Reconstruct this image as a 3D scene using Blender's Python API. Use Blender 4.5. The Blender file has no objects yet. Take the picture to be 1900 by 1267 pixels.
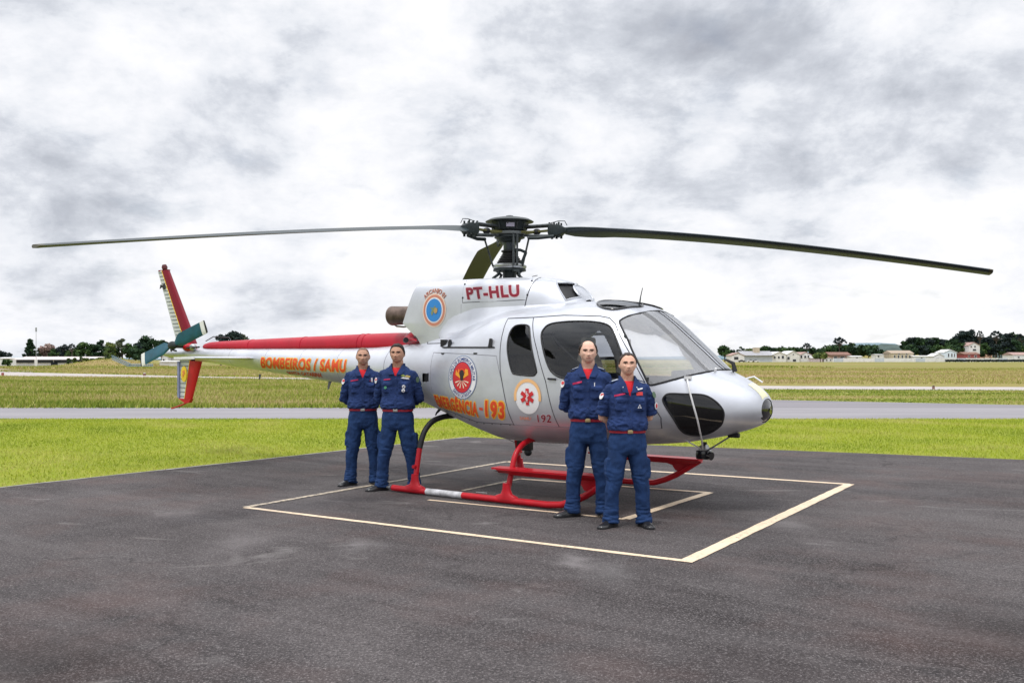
import bpy, bmesh, math, random
import numpy as np
from mathutils import Vector, Matrix, noise
from mathutils.bvhtree import BVHTree

random.seed(7); rng = np.random.default_rng(7)
SC = bpy.context.scene
COL = SC.collection

# ---------------------------------------------------------------- camera
CAM_H = 1.6
FOC = 1705.0            # focal length in photograph pixels (1900 wide)
HOR = 667.0             # horizon row in the photograph
cd = bpy.data.cameras.new('camera'); cam = bpy.data.objects.new('camera', cd); COL.objects.link(cam)
cam.location = (0, 0, CAM_H); cam.rotation_euler = (math.radians(90), 0, 0)
cd.sensor_width = 36; cd.lens = 36 * FOC / 1900; cd.shift_y = (HOR - 633.5) / 1900
cd.clip_start = 0.1; cd.clip_end = 6000
SC.camera = cam

# ---------------------------------------------------------------- render look
SC.render.engine = 'CYCLES'
SC.view_settings.view_transform = 'Standard'; SC.view_settings.look = 'None'
SC.view_settings.exposure = 0.0; SC.view_settings.gamma = 1.0
try: SC.view_settings.use_curve_mapping = False
except Exception: pass
SC.cycles.max_bounces = 8; SC.cycles.transparent_max_bounces = 16

# ---------------------------------------------------------------- sky
SUN_EL, SUN_AZ = math.radians(64), math.radians(215)   # high, behind the photographer and to the left
w = bpy.data.worlds.new('World'); SC.world = w; w.use_nodes = True
nt = w.node_tree; N = nt.nodes; L = nt.links; N.clear()
def nd(tree, kind, **kw):
    n = tree.nodes.new(kind)
    for k, v in kw.items(): setattr(n, k, v)
    return n
def mth(tree, op, a, b=None, c=None, clamp=False):
    n = tree.nodes.new('ShaderNodeMath'); n.operation = op; n.use_clamp = clamp
    for i, v in enumerate((a, b, c)):
        if v is None: continue
        if isinstance(v, (int, float)): n.inputs[i].default_value = v
        else: tree.links.new(v, n.inputs[i])
    return n.outputs[0]
def ramp(tree, fac, stops, interp='LINEAR'):
    n = tree.nodes.new('ShaderNodeValToRGB'); cr = n.color_ramp; cr.interpolation = interp
    while len(cr.elements) < len(stops): cr.elements.new(0.5)
    for e, (p, c) in zip(cr.elements, stops):
        e.position = p; e.color = (*c, 1) if len(c) == 3 else c
    tree.links.new(fac, n.inputs[0]); return n.outputs[0]
def noi(tree, vec, scale, detail=4, rough=.5, dist=0, dims='3D'):
    n = tree.nodes.new('ShaderNodeTexNoise'); n.noise_dimensions = dims
    n.inputs['Scale'].default_value = scale; n.inputs['Detail'].default_value = detail
    n.inputs['Roughness'].default_value = rough; n.inputs['Distortion'].default_value = dist
    if vec is not None: tree.links.new(vec, n.inputs['Vector'])
    return n.outputs[0]
sky = nd(nt, 'ShaderNodeTexSky', sky_type='NISHITA', sun_disc=False, sun_elevation=SUN_EL, sun_rotation=SUN_AZ, air_density=1.0, dust_density=2.0)
bg1 = nd(nt, 'ShaderNodeBackground'); bg1.inputs[1].default_value = 0.10; L.new(sky.outputs[0], bg1.inputs[0])
tc = nd(nt, 'ShaderNodeTexCoord'); D = tc.outputs['Generated']
nrm = nd(nt, 'ShaderNodeVectorMath', operation='NORMALIZE'); L.new(D, nrm.inputs[0]); D = nrm.outputs[0]
sx = nd(nt, 'ShaderNodeSeparateXYZ'); L.new(D, sx.inputs[0]); X, Y, Z = sx.outputs
zc = mth(nt, 'ADD', mth(nt, 'MAXIMUM', Z, 0.0), 0.27)
cx = nd(nt, 'ShaderNodeCombineXYZ'); L.new(mth(nt, 'DIVIDE', X, zc), cx.inputs[0]); L.new(mth(nt, 'DIVIDE', Y, zc), cx.inputs[1])
P = cx.outputs[0]
n1 = noi(nt, P, 1.5, 12, .58, .2)
n2 = noi(nt, P, 4.2, 9, .55, .2)
sc2 = nd(nt, 'ShaderNodeVectorMath', operation='MULTIPLY'); L.new(D, sc2.inputs[0]); sc2.inputs[1].default_value = (1, 1, 1.7)
n3 = noi(nt, sc2.outputs[0], 5.2, 14, .65, .15)
# lumpy masses: warp the direction a little before measuring the distance to each bank of cloud
nw = nd(nt, 'ShaderNodeTexNoise'); nw.inputs['Scale'].default_value = 5.5; nw.inputs['Detail'].default_value = 5; L.new(sc2.outputs[0], nw.inputs['Vector'])
sub = nd(nt, 'ShaderNodeVectorMath', operation='SUBTRACT'); L.new(nw.outputs[1], sub.inputs[0]); sub.inputs[1].default_value = (.5, .5, .5)
scl = nd(nt, 'ShaderNodeVectorMath', operation='SCALE'); L.new(sub.outputs[0], scl.inputs[0]); scl.inputs['Scale'].default_value = 0.30
wd = nd(nt, 'ShaderNodeVectorMath', operation='ADD'); L.new(D, wd.inputs[0]); L.new(scl.outputs[0], wd.inputs[1])
BANKS = [  # column, row (photo px), radius px, amount (+ lighter, - greyer)
 (90, 360, 180, -.20), (370, 250, 170, -.13), (1230, 80, 250, -.21), (1620, 120, 260, -.17), (1000, 60, 120, -.10),
 (1500, 320, 200, -.10), (1120, 300, 110, -.10), (880, 225, 90, -.10), (500, 480, 70, -.09), (1780, 330, 130, -.10),
 (700, 60, 190, .13), (160, 170, 120, .15), (60, 60, 110, -.06), (1350, 500, 330, .15), (700, 520, 240, .14), (200, 560, 230, .08),
 (400, 395, 90, .10), (1330, 260, 90, .05), (1750, 520, 200, .10), (640, 250, 130, -.05), (1650, 640, 260, .06)]
acc = None
for px, py, r, amt in BANKS:
    v = Vector(((px-950)/FOC, 1, (HOR-py)/FOC)).normalized()
    dn = nd(nt, 'ShaderNodeVectorMath', operation='DISTANCE'); L.new(wd.outputs[0], dn.inputs[0]); dn.inputs[1].default_value = v
    q = mth(nt, 'DIVIDE', dn.outputs['Value'], r/FOC)
    g = mth(nt, 'MULTIPLY', mth(nt, 'EXPONENT', mth(nt, 'MULTIPLY', mth(nt, 'MULTIPLY', q, q), -1.0)), amt)
    acc = g if acc is None else mth(nt, 'ADD', acc, g)
val = mth(nt, 'MULTIPLY_ADD', mth(nt, 'SUBTRACT', n1, .5), 0.80, 0.622)
val = mth(nt, 'MULTIPLY_ADD', mth(nt, 'SUBTRACT', n2, .5), 0.38, val)
val = mth(nt, 'MULTIPLY_ADD', mth(nt, 'SUBTRACT', n3, .5), 1.2, val)
val = mth(nt, 'ADD', val, acc)
ccol = ramp(nt, val, [(0.12, (.40, .42, .48)), (0.34, (.54, .57, .635)), (0.47, (.70, .73, .795)), (0.55, (.84, .865, .92)), (0.66, (.95, .96, 1.0)), (0.80, (1.04, 1.04, 1.05))])
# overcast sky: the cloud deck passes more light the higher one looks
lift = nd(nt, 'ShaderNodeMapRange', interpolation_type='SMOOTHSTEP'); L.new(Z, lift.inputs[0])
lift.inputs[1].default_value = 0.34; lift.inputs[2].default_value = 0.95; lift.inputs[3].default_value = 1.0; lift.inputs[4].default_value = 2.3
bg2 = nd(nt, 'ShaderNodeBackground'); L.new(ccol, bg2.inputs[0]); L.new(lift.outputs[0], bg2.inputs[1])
mx = nd(nt, 'ShaderNodeMixShader'); L.new(bg1.outputs[0], mx.inputs[1]); L.new(bg2.outputs[0], mx.inputs[2])
cov = nd(nt, 'ShaderNodeMapRange'); L.new(n2, cov.inputs[0]); cov.inputs[1].default_value = .22; cov.inputs[2].default_value = .42; cov.inputs[3].default_value = .72; cov.inputs[4].default_value = 1.0
L.new(cov.outputs[0], mx.inputs[0])
wo = nd(nt, 'ShaderNodeOutputWorld'); L.new(mx.outputs[0], wo.inputs[0])

# ---------------------------------------------------------------- sun behind thin cloud
sl = bpy.data.lights.new('sun', 'SUN'); so = bpy.data.objects.new('sun', sl); COL.objects.link(so)
sl.energy = 1.5; sl.angle = math.radians(10); sl.color = (1, .965, .91)
sdir = Vector((math.sin(SUN_AZ)*math.cos(SUN_EL), math.cos(SUN_AZ)*math.cos(SUN_EL), math.sin(SUN_EL)))
so.rotation_euler = sdir.to_track_quat('Z', 'Y').to_euler(); so.location = (0, 0, 60)

# ---------------------------------------------------------------- materials
MATS = {}
def mat(name, col, rough=.6, metal=0., spec=None, coat=0., var=0., vscale=8., bump=0., bscale=60., trans=0., ior=1.45, alpha=1., sss=0., dark=None, detail=5):
    if name in MATS: return MATS[name]
    m = bpy.data.materials.new(name); m.use_nodes = True; t = m.node_tree
    b = t.nodes['Principled BSDF']
    b.inputs['Base Color'].default_value = (*col, 1); b.inputs['Roughness'].default_value = rough; b.inputs['Metallic'].default_value = metal
    b.inputs['Coat Weight'].default_value = coat; b.inputs['IOR'].default_value = ior
    b.inputs['Coat Roughness'].default_value = .06
    if spec is not None: b.inputs['Specular IOR Level'].default_value = spec
    if trans: b.inputs['Transmission Weight'].default_value = trans
    if sss:
        b.inputs['Subsurface Weight'].default_value = sss; b.inputs['Subsurface Radius'].default_value = (.012, .005, .003); b.inputs['Subsurface Scale'].default_value = .6
    g = t.nodes.new('ShaderNodeTexCoord').outputs['Object']
    if var:
        f = noi(t, g, vscale, detail, .6)
        c2 = dark if dark else tuple(c*(1-var) for c in col)
        c1 = tuple(min(1, c*(1+var*.6)) for c in col)
        t.links.new(ramp(t, f, [(.32, c2), (.68, c1)]), b.inputs['Base Color'])
    if bump:
        bn = t.nodes.new('ShaderNodeBump'); bn.inputs['Strength'].default_value = bump; bn.inputs['Distance'].default_value = .01
        t.links.new(noi(t, g, bscale, 4, .6), bn.inputs['Height']); t.links.new(bn.outputs[0], b.inputs['Normal'])
    MATS[name] = m; return m

# ---------------------------------------------------------------- mesh helpers
def obj(name, verts, faces, m, parent=None, smooth=True, ang=40, loc=None, rz=0.):
    me = bpy.data.meshes.new(name); me.from_pydata([tuple(v) for v in verts], [], faces); me.validate(); me.update()
    return mobj(name, me, m, parent, smooth, ang, loc, rz)
def mobj(name, me, m, parent=None, smooth=True, ang=40, loc=None, rz=0.):
    if m is not None:
        me.materials.clear(); me.materials.append(m)
    if smooth:
        me.shade_smooth(); me.set_sharp_from_angle(angle=math.radians(ang))
    o = bpy.data.objects.new(name, me); COL.objects.link(o)
    if parent: o.parent = parent
    if loc is not None: o.location = loc
    o.rotation_euler.z = rz
    return o
def empty(name, label=None, cat=None, loc=(0, 0, 0), rz=0., group=None, parent=None):
    o = bpy.data.objects.new(name, None); COL.objects.link(o); o.location = loc; o.rotation_euler.z = rz
    o.empty_display_size = .2
    if parent: o.parent = parent
    return tag(o, label, cat, group)
def tag(o, label=None, cat=None, group=None, kind=None):
    if label: o['label'] = label
    if cat: o['category'] = cat
    if group: o['group'] = group
    if kind: o['kind'] = kind
    return o
class MB:
    def __init__(s): s.v = []; s.f = []
    def add(s, vs, fs):
        k = len(s.v); s.v += [Vector(v) for v in vs]; s.f += [tuple(i+k for i in f) for f in fs]; return s
    def box(s, c, d, rz=0., taper=1.):
        c = Vector(c); hx, hy, hz = d[0]/2, d[1]/2, d[2]/2; R = Matrix.Rotation(rz, 3, 'Z')
        vs = [c + R @ Vector((x*hx*(taper if z > 0 else 1), y*hy*(taper if z > 0 else 1), z*hz)) for z in (-1, 1) for x, y in ((-1, -1), (1, -1), (1, 1), (-1, 1))]
        return s.add(vs, [(0, 3, 2, 1), (4, 5, 6, 7), (0, 1, 5, 4), (1, 2, 6, 5), (2, 3, 7, 6), (3, 0, 4, 7)])
    def rings(s, rs, cap=True, close=False):
        n = len(rs[0]); vs = [p for r in rs for p in r]; fs = []
        m = len(rs)
        for i in range(m if close else m-1):
            for j in range(n):
                a, b = i*n+j, i*n+(j+1) % n; c, d = ((i+1) % m)*n+(j+1) % n, ((i+1) % m)*n+j
                fs.append((a, b, c, d))
        if cap and not close:
            fs.append(tuple(range(n-1, -1, -1))); fs.append(tuple((m-1)*n+j for j in range(n)))
        return s.add(vs, fs)
    def tube(s, pts, r, n=10, sy=1., up=(0, 0, 1), close=False, cap=True):
        pts = [Vector(p) for p in pts]; m = len(pts); rs = []
        if isinstance(r, (int, float)): r = [r]*m
        prev = None
        for i, p in enumerate(pts):
            if close: t = pts[(i+1) % m]-pts[i-1]
            else: t = pts[min(i+1, m-1)]-pts[max(i-1, 0)]
            t.normalize()
            if prev is None:
                u = Vector(up); u = u - t*u.dot(t)
                if u.length < .05: u = Vector((1, 0, 0)); u = u - t*u.dot(t)
            else: u = prev - t*prev.dot(t)
            u.normalize(); prev = u; w_ = t.cross(u)
            rs.append([p + u*(r[i]*math.cos(a)) + w_*(r[i]*sy*math.sin(a)) for a in (2*math.pi*k/n for k in range(n))])
        return s.rings(rs, cap, close)
    def cyl(s, a, b, r, r2=None, n=16): return s.tube([a, b], [r, r if r2 is None else r2], n)
    def lathe(s, prof, c=(0, 0, 0), n=24):
        c = Vector(c)
        return s.rings([[c+Vector((r*math.cos(2*math.pi*k/n), r*math.sin(2*math.pi*k/n), z)) for k in range(n)] for r, z in prof])
    def prism(s, poly, d):   # poly: list of 3D points, d: extrusion vector
        n = len(poly); d = Vector(d); poly = [Vector(p) for p in poly]
        return s.add(poly+[p+d for p in poly], [tuple(range(n-1, -1, -1)), tuple(range(n, 2*n))]+[(i, (i+1) % n, n+(i+1) % n, n+i) for i in range(n)])
    def sphere(s, c, r, n=12, m=8):
        c = Vector(c); r = Vector(r) if hasattr(r, '__len__') else Vector((r, r, r))
        return s.rings([[c+Vector((r.x*math.sin(b)*math.cos(a), r.y*math.sin(b)*math.sin(a), -r.z*math.cos(b))) for a in (2*math.pi*k/n for k in range(n))]
                        for b in (math.pi*(.02+.96*i/m) for i in range(m+1))])
    def build(s, name, m, parent=None, smooth=True, ang=40, bevel=0., loc=None, rz=0.):
        o = obj(name, s.v, s.f, m, parent, smooth, ang, loc, rz)
        bm = bmesh.new(); bm.from_mesh(o.data); bmesh.ops.recalc_face_normals(bm, faces=bm.faces); 
        if bevel:
            bmesh.ops.bevel(bm, geom=[e for e in bm.edges if e.is_manifold and e.calc_face_angle(0) > .6], offset=bevel, segments=2, profile=.6, affect='EDGES')
        bm.to_mesh(o.data); bm.free()
        if smooth: o.data.shade_smooth(); o.data.set_sharp_from_angle(angle=math.radians(ang))
        return o
def G(px, py, z=0.):
    """point of the flat ground seen at a place of the photograph (used once, while measuring the field)"""
    Yd = FOC*(CAM_H-z)/(py-HOR); return Vector(((px-950)/FOC*Yd, Yd, z))
def catmull(pts, n=8, closed=True):
    pts = [Vector(p) for p in pts]; out = []; m = len(pts)
    for i in range(m if closed else m-1):
        p0, p1, p2, p3 = (pts[i-1], pts[i], pts[(i+1) % m], pts[(i+2) % m]) if closed else (pts[max(i-1, 0)], pts[i], pts[i+1], pts[min(i+2, m-1)])
        for k in range(n):
            t = k/n
            out.append(.5*((2*p1)+(-p0+p2)*t+(2*p0-5*p1+4*p2-p3)*t*t+(-p0+3*p1-3*p2+p3)*t**3))
    if not closed: out.append(pts[-1])
    return out
# ================================================================ GROUND
def gmat(name, build, rough=.9):
    m = bpy.data.materials.new(name); m.use_nodes = True; t = m.node_tree; b = t.nodes['Principled BSDF']; b.inputs['Roughness'].default_value = rough
    g = t.nodes.new('ShaderNodeNewGeometry').outputs['Position']; build(t, b, g); return m
def mixc(t, f, a, b):
    n = t.nodes.new('ShaderNodeMix'); n.data_type = 'RGBA'
    for i, v in ((0, f), (6, a), (7, b)):
        if isinstance(v, (int, float)): n.inputs[i].default_value = v
        elif isinstance(v, tuple): n.inputs[i].default_value = (*v, 1)
        else: t.links.new(v, n.inputs[i])
    return n.outputs[2]
def bumpn(t, b, h, s, d=.01):
    n = t.nodes.new('ShaderNodeBump'); n.inputs['Strength'].default_value = s; n.inputs['Distance'].default_value = d
    t.links.new(h, n.inputs['Height']); t.links.new(n.outputs[0], b.inputs['Normal'])
def stretch(t, g, v):
    n = t.nodes.new('ShaderNodeVectorMath'); n.operation = 'MULTIPLY'; t.links.new(g, n.inputs[0]); n.inputs[1].default_value = v; return n.outputs[0]
def field_mat(t, b, g):
    s = t.nodes.new('ShaderNodeSeparateXYZ'); t.links.new(g, s.inputs[0]); X, Y, Z = s.outputs
    lawn = ramp(t, noi(t, g, 1.1, 8, .65), [(.30, (.19, .25, .018)), (.52, (.24, .30, .022)), (.72, (.30, .33, .035))])
    lawn = mixc(t, ramp(t, noi(t, g, 14, 4, .7), [(.42, (0, 0, 0)), (.7, (1, 1, 1))]), lawn, (.32, .31, .06))
    st = stretch(t, g, (.35, 1, 1))
    rough = ramp(t, noi(t, st, .5, 8, .65), [(.35, (.16, .21, .03)), (.5, (.25, .27, .05)), (.62, (.33, .28, .12)), (.75, (.22, .26, .04))])
    tan = ramp(t, noi(t, stretch(t, g, (.12, .5, 1)), .16, 8, .6), [(.33, (.19, .20, .04)), (.5, (.26, .22, .07)), (.66, (.32, .24, .10))])
    far = ramp(t, noi(t, stretch(t, g, (.05, .3, 1)), .08, 6, .6), [(.35, (.15, .18, .035)), (.5, (.22, .20, .055)), (.65, (.27, .21, .08))])
    wob = mth(t, 'ADD', Y, mth(t, 'MULTIPLY', X, .55))
    f1 = mth(t, 'GREATER_THAN', Y, 28.0); f2 = mth(t, 'GREATER_THAN', wob, 61.0); f3 = ramp(t, mth(t, 'MULTIPLY', Y, .004), [(.5, (0, 0, 0)), (.8, (1, 1, 1))])
    c = mixc(t, f1, lawn, rough); c = mixc(t, f2, c, tan); c = mixc(t, f3, c, far)
    t.links.new(c, b.inputs['Base Color']); b.inputs['Specular IOR Level'].default_value = .15
    bumpn(t, b, noi(t, g, 22, 6, .75), .8, .05)
M_field = gmat('field grass', field_mat)
def terrain(x, y):
    # ground falls away slightly beyond the airfield on the left, and swells into a low mound there
    a = min(1, max(0, (y-120)/180)); a = a*a*(3-2*a); l = min(1, max(0, (-x-20)/60)); l = l*l*(3-2*l)
    z = -.75*a*l
    d = ((x+104)/30)**2 + ((y-285)/22)**2
    z += 2.7*math.exp(-((x+126)/11)**2-((y-290)/14)**2)
    # wooded rise at the right, hills behind
    z += 9*math.exp(-((x-300)/90)**2-((y-760)/70)**2)
    return z
xs = sorted(set([-3500, -1800, -900, -500, -300] + list(range(-220, -60, 5)) + list(range(-60, 61, 20)) + [100, 150, 180] + list(range(200, 420, 25)) + [500, 900, 1800, 3500]))
ys = sorted(set([-400, -100, -20, 0, 20, 60, 110] + list(range(120, 330, 7)) + [360, 420, 500, 600] + list(range(640, 900, 25)) + [1000, 1500, 2500, 4500]))
gv = [(x, y, terrain(x, y)) for y in ys for x in xs]; nx = len(xs)
gf = [(j*nx+i, j*nx+i+1, (j+1)*nx+i+1, (j+1)*nx+i) for j in range(len(ys)-1) for i in range(nx-1)]
tag(obj('ground', gv, gf, M_field, None, True, 180), kind='structure')

# ---- asphalt apron
def asphalt_mat(t, b, g):
    base = ramp(t, noi(t, g, .35, 7, .62, .4), [(.38, (.028, .0235, .0235)), (.5, (.049, .042, .042)), (.62, (.080, .070, .069))])
    stv = t.nodes.new('ShaderNodeVectorRotate'); stv.rotation_type = 'Z_AXIS'; stv.inputs['Angle'].default_value = .6; t.links.new(g, stv.inputs['Vector'])
    streak = ramp(t, noi(t, stretch(t, stv.outputs[0], (.25, 2.2, 1)), 1.2, 6, .65, .5), [(.42, (0, 0, 0)), (.75, (1, 1, 1))])
    c = mixc(t, mth(t, 'MULTIPLY', streak, .45), base, (.15, .135, .135))
    speck = ramp(t, noi(t, g, 75, 2, .9), [(.53, (0, 0, 0)), (.62, (1, 1, 1))])
    c = mixc(t, mth(t, 'MULTIPLY', speck, .75), c, (.22, .20, .20))
    dk = ramp(t, noi(t, g, 48, 2, .9), [(.38, (1, 1, 1)), (.48, (0, 0, 0))])
    c = mixc(t, mth(t, 'MULTIPLY', dk, .65), c, (.018, .016, .018))
    # scuffed pale patches and reddish dust
    sc_ = ramp(t, noi(t, stretch(t, g, (.8, 1.6, 1)), .8, 7, .6, 1.2), [(.62, (0, 0, 0)), (.70, (1, 1, 1))])
    c = mixc(t, mth(t, 'MULTIPLY', sc_, .5), c, (.22, .205, .20))
    red = ramp(t, noi(t, g, .6, 4, .6), [(.5, (0, 0, 0)), (.8, (1, 1, 1))])
    c = mixc(t, mth(t, 'MULTIPLY', red, .30), c, (.16, .08, .065))
    # pale scuffed spots, oil stains, a shadow painted under the cabin and the odd crack, each where it lies on the apron
    wv = t.nodes.new('ShaderNodeTexNoise'); wv.inputs['Scale'].default_value = 3.5; wv.inputs['Detail'].default_value = 5; t.links.new(g, wv.inputs['Vector'])
    ws = t.nodes.new('ShaderNodeVectorMath'); ws.operation = 'MULTIPLY_ADD'; t.links.new(wv.outputs[1], ws.inputs[0]); ws.inputs[1].default_value = (.55, .55, 0); t.links.new(g, ws.inputs[2])
    for px, py, r, kx, amt, colr in ((445, 1008, .26, .55, .38, (.22, .20, .20)), (668, 1014, .17, .6, .45, (.20, .185, .185)), (1455, 972, .24, .7, .5, (.20, .185, .185)), (1063, 1043, .13, .5, .6, (.24, .22, .22)), (1130, 1058, .20, .5, .35, (.19, .18, .18)),
                                     (1530, 1010, .25, .6, .25, (.18, .16, .16)), (1400, 1066, .22, .7, .25, (.16, .14, .14)), (330, 950, .28, .5, .3, (.17, .15, .15)), (560, 938, .45, .5, .30, (.17, .155, .155)), (1900, 1180, .5, .8, .45, (.022, .017, .016)), (60, 1230, .45, .8, .5, (.022, .017, .016)), (1240, 935, .55, .7, .30, (.02, .017, .018)), (1420, 1250, .4, .8, .30, (.03, .02, .02))):
        p_ = G(px, py); sb = t.nodes.new('ShaderNodeVectorMath'); sb.operation = 'SUBTRACT'; t.links.new(ws.outputs[0], sb.inputs[0]); sb.inputs[1].default_value = (p_.x+.275, p_.y+.275, 0)
        sm_ = t.nodes.new('ShaderNodeVectorMath'); sm_.operation = 'MULTIPLY'; t.links.new(sb.outputs[0], sm_.inputs[0]); sm_.inputs[1].default_value = (1/r, kx/r, 0)
        ln = t.nodes.new('ShaderNodeVectorMath'); ln.operation = 'LENGTH'; t.links.new(sm_.outputs[0], ln.inputs[0])
        f_ = mth(t, 'MULTIPLY', mth(t, 'EXPONENT', mth(t, 'MULTIPLY', mth(t, 'MULTIPLY', ln.outputs['Value'], ln.outputs['Value']), -1.2)), amt); c = mixc(t, f_, c, colr)
    vo = t.nodes.new('ShaderNodeTexVoronoi'); vo.feature = 'DISTANCE_TO_EDGE'; vo.inputs['Scale'].default_value = .33; t.links.new(ws.outputs[0], vo.inputs['Vector'])
    crk = mth(t, 'MULTIPLY', ramp(t, vo.outputs['Distance'], [(.0, (1, 1, 1)), (.006, (0, 0, 0))]), ramp(t, noi(t, g, .5, 3, .5), [(.48, (0, 0, 0)), (.6, (.6, .6, .6))]))
    c = mixc(t, crk, c, (.018, .015, .015))
    t.links.new(c, b.inputs['Base Color'])
    rr = ramp(t, noi(t, g, .9, 5, .6), [(.3, (.75, .75, .75)), (.7, (.95, .95, .95))]); t.links.new(rr, b.inputs['Roughness']); b.inputs['Specular IOR Level'].default_value = .22
    bumpn(t, b, noi(t, g, 70, 2, .9), .8, .015)
M_asph = gmat('apron asphalt', asphalt_mat)
E_ = 0.004
ap = [(-40, -30), (-40, -31+2)] 
A0, A1, A2 = G(0, 905), G(870, 811), G(1900, 853)
lft = A0 + (A0-A1)*4; rgt = A2 + (A2-A1)*2.5
edge = [lft, A0, G(200, 883), G(400, 862), G(600, 840), A1, G(1100, 821.5), G(1370, 832), G(1640, 842.5), A2, rgt]
poly = [(-60, -40, E_), (70, -40, E_), (70, rgt.y, E_)] + [(p.x, p.y, E_) for p in reversed(edge)] + [(-60, lft.y, E_)]
tag(obj('apron', poly, [tuple(range(len(poly)))], M_asph, None, False), kind='structure')
M_conc = mat('pale concrete', (.30, .285, .27), .9, var=.35, vscale=3, bump=.4)
def ribbon(name, pts, w0, m, z=E_*2, wob=0., kindd='structure', h=0.):
    vs = []; fs = []
    for i, p in enumerate(pts):
        t_ = (pts[min(i+1, len(pts)-1)]-pts[max(i-1, 0)]).normalized(); n_ = Vector((-t_.y, t_.x, 0))
        o1 = random.uniform(-wob, wob); o2 = random.uniform(-wob, wob)
        vs += [p+n_*(w0/2+o1)+Vector((0, 0, z)), p-n_*(w0/2+o2)+Vector((0, 0, z))]
        if i: fs.append((2*i-2, 2*i-1, 2*i+1, 2*i))
    return tag(obj(name, vs, fs, m, None, False), kind=kindd)
def dens(pts, step=.25):
    out = []
    for a, b_ in zip(pts[:-1], pts[1:]):
        n = max(1, int((b_-a).length/step)); out += [a.lerp(b_, k/n) for k in range(n)]
    return out+[pts[-1]]
ribbon('apron_edge', dens(edge[1:6]), .07, M_conc, E_*2, .02)
# ---- painted landing square
def paint_mat(t, b, g):
    wear = ramp(t, noi(t, g, 30, 5, .75), [(.36, (1, 1, 1)), (.47, (0, 0, 0))])
    big = ramp(t, noi(t, g, 1.3, 3, .5), [(.35, (1, 1, 1)), (.6, (.0, .0, .0))])
    c = mixc(t, noi(t, g, 5, 4, .6), (.66, .50, .34), (.82, .66, .48))
    c = mixc(t, mth(t, 'MULTIPLY', wear, mth(t, 'MULTIPLY_ADD', big, .8, .15)), c, (.10, .09, .09)); t.links.new(c, b.inputs['Base Color'])
M_paint = gmat('worn cream paint', paint_mat, .7)
def worn_mat(t, b, g):
    wear = ramp(t, noi(t, g, 18, 5, .75), [(.40, (1, 1, 1)), (.56, (0, 0, 0))])
    c = mixc(t, mth(t, 'MULTIPLY', wear, .85), (.52, .44, .33), (.09, .08, .08)); t.links.new(c, b.inputs['Base Color'])
M_worn = gmat('faded cream paint', worn_mat, .75)
def marking(name, a, b_, w0, m, z):
    return ribbon(name, dens([a, b_], .12), w0, m, z, .004)
oL, oF, oR, oB = G(455, 942), G(1275, 1042), G(1576, 899), G(940, 857)
marking('outer_marking_line', oL, oF, .075, M_paint, E_*2)
marking('outer_marking_line', oF-(oR-oF).normalized()*.04, oR, .12, M_paint, E_*2.5)
marking('outer_marking_line', oR, oB, .10, M_paint, E_*2)
marking('outer_marking_line', oB, oL, .085, M_worn, E_*2.5)
iF, iR, iB, iL = G(1160, 964), G(1317, 914.5), G(965, 889), G(770, 926)
marking('inner_marking_line', G(795, 928), iF, .055, M_paint, E_*2)
marking('inner_marking_line', iF, iR, .10, M_paint, E_*2.5)
marking('inner_marking_line', iR, iB, .085, M_paint, E_*2)
marking('inner_marking_line', iB, G(858, 911), .07, M_worn, E_*2.5)

# ---- taxiways
def taxi_mat(t, b, g):
    c = ramp(t, noi(t, stretch(t, g, (.15, 1, 1)), .8, 7, .6), [(.3, (.20, .19, .205)), (.7, (.28, .265, .28))])
    t.links.new(c, b.inputs['Base Color'])
M_taxi = gmat('taxiway concrete', taxi_mat)
def taxi2(t, b, g):
    c = ramp(t, noi(t, stretch(t, g, (.15, 1, 1)), .5, 7, .6), [(.3, (.17, .16, .175)), (.7, (.23, .215, .23))]); t.links.new(c, b.inputs['Base Color'])
M_taxi2 = gmat('taxiway asphalt', taxi2)
def strip(name, near, far, m, z):
    vs = [(p.x, p.y, z) for p in near]+[(p.x, p.y, z) for p in reversed(far)]
    return tag(obj(name, vs, [tuple(range(len(vs)))], m, None, False), kind='structure')
V = Vector
strip('taxiway', [V((-120, 24.9, 0)), V((120, 24.6, 0))], [V((-120, 30.0, 0)), V((6, 30.6, 0)), V((10, 30.9, 0)), V((120, 30.0, 0))], M_taxi, E_)
strip('taxiway_shoulder', [V((4, 30.6, 0)), V((10, 30.9, 0)), V((120, 29.8, 0))], [V((3, 31, 0)), V((6.5, 37, 0)), V((10.2, 36.4, 0)), V((17.9, 32.3, 0)), V((120, 30.2, 0))], M_taxi2, E_*1.5)
strip('far_path', [V((-140, 135, 0)), G(0, 698), G(400, 702), G(650, 705), G(1430, 722), G(1900, 724), V((120, 44, 0))],
      [V((-150, 190, 0)), G(0, 690), G(400, 699), G(650, 702), G(1430, 716), G(1900, 718), V((120, 51, 0))], mat('path concrete', (.42, .38, .36), .9, var=.2, vscale=.5), E_)
strip('far_path_apron', [G(-200, 690), G(0, 690), G(62, 692)], [G(-200, 682), G(0, 683.5), G(60, 688)], mat('path apron', (.34, .28, .27), .9, var=.3, vscale=.3), E_*1.5)

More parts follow.
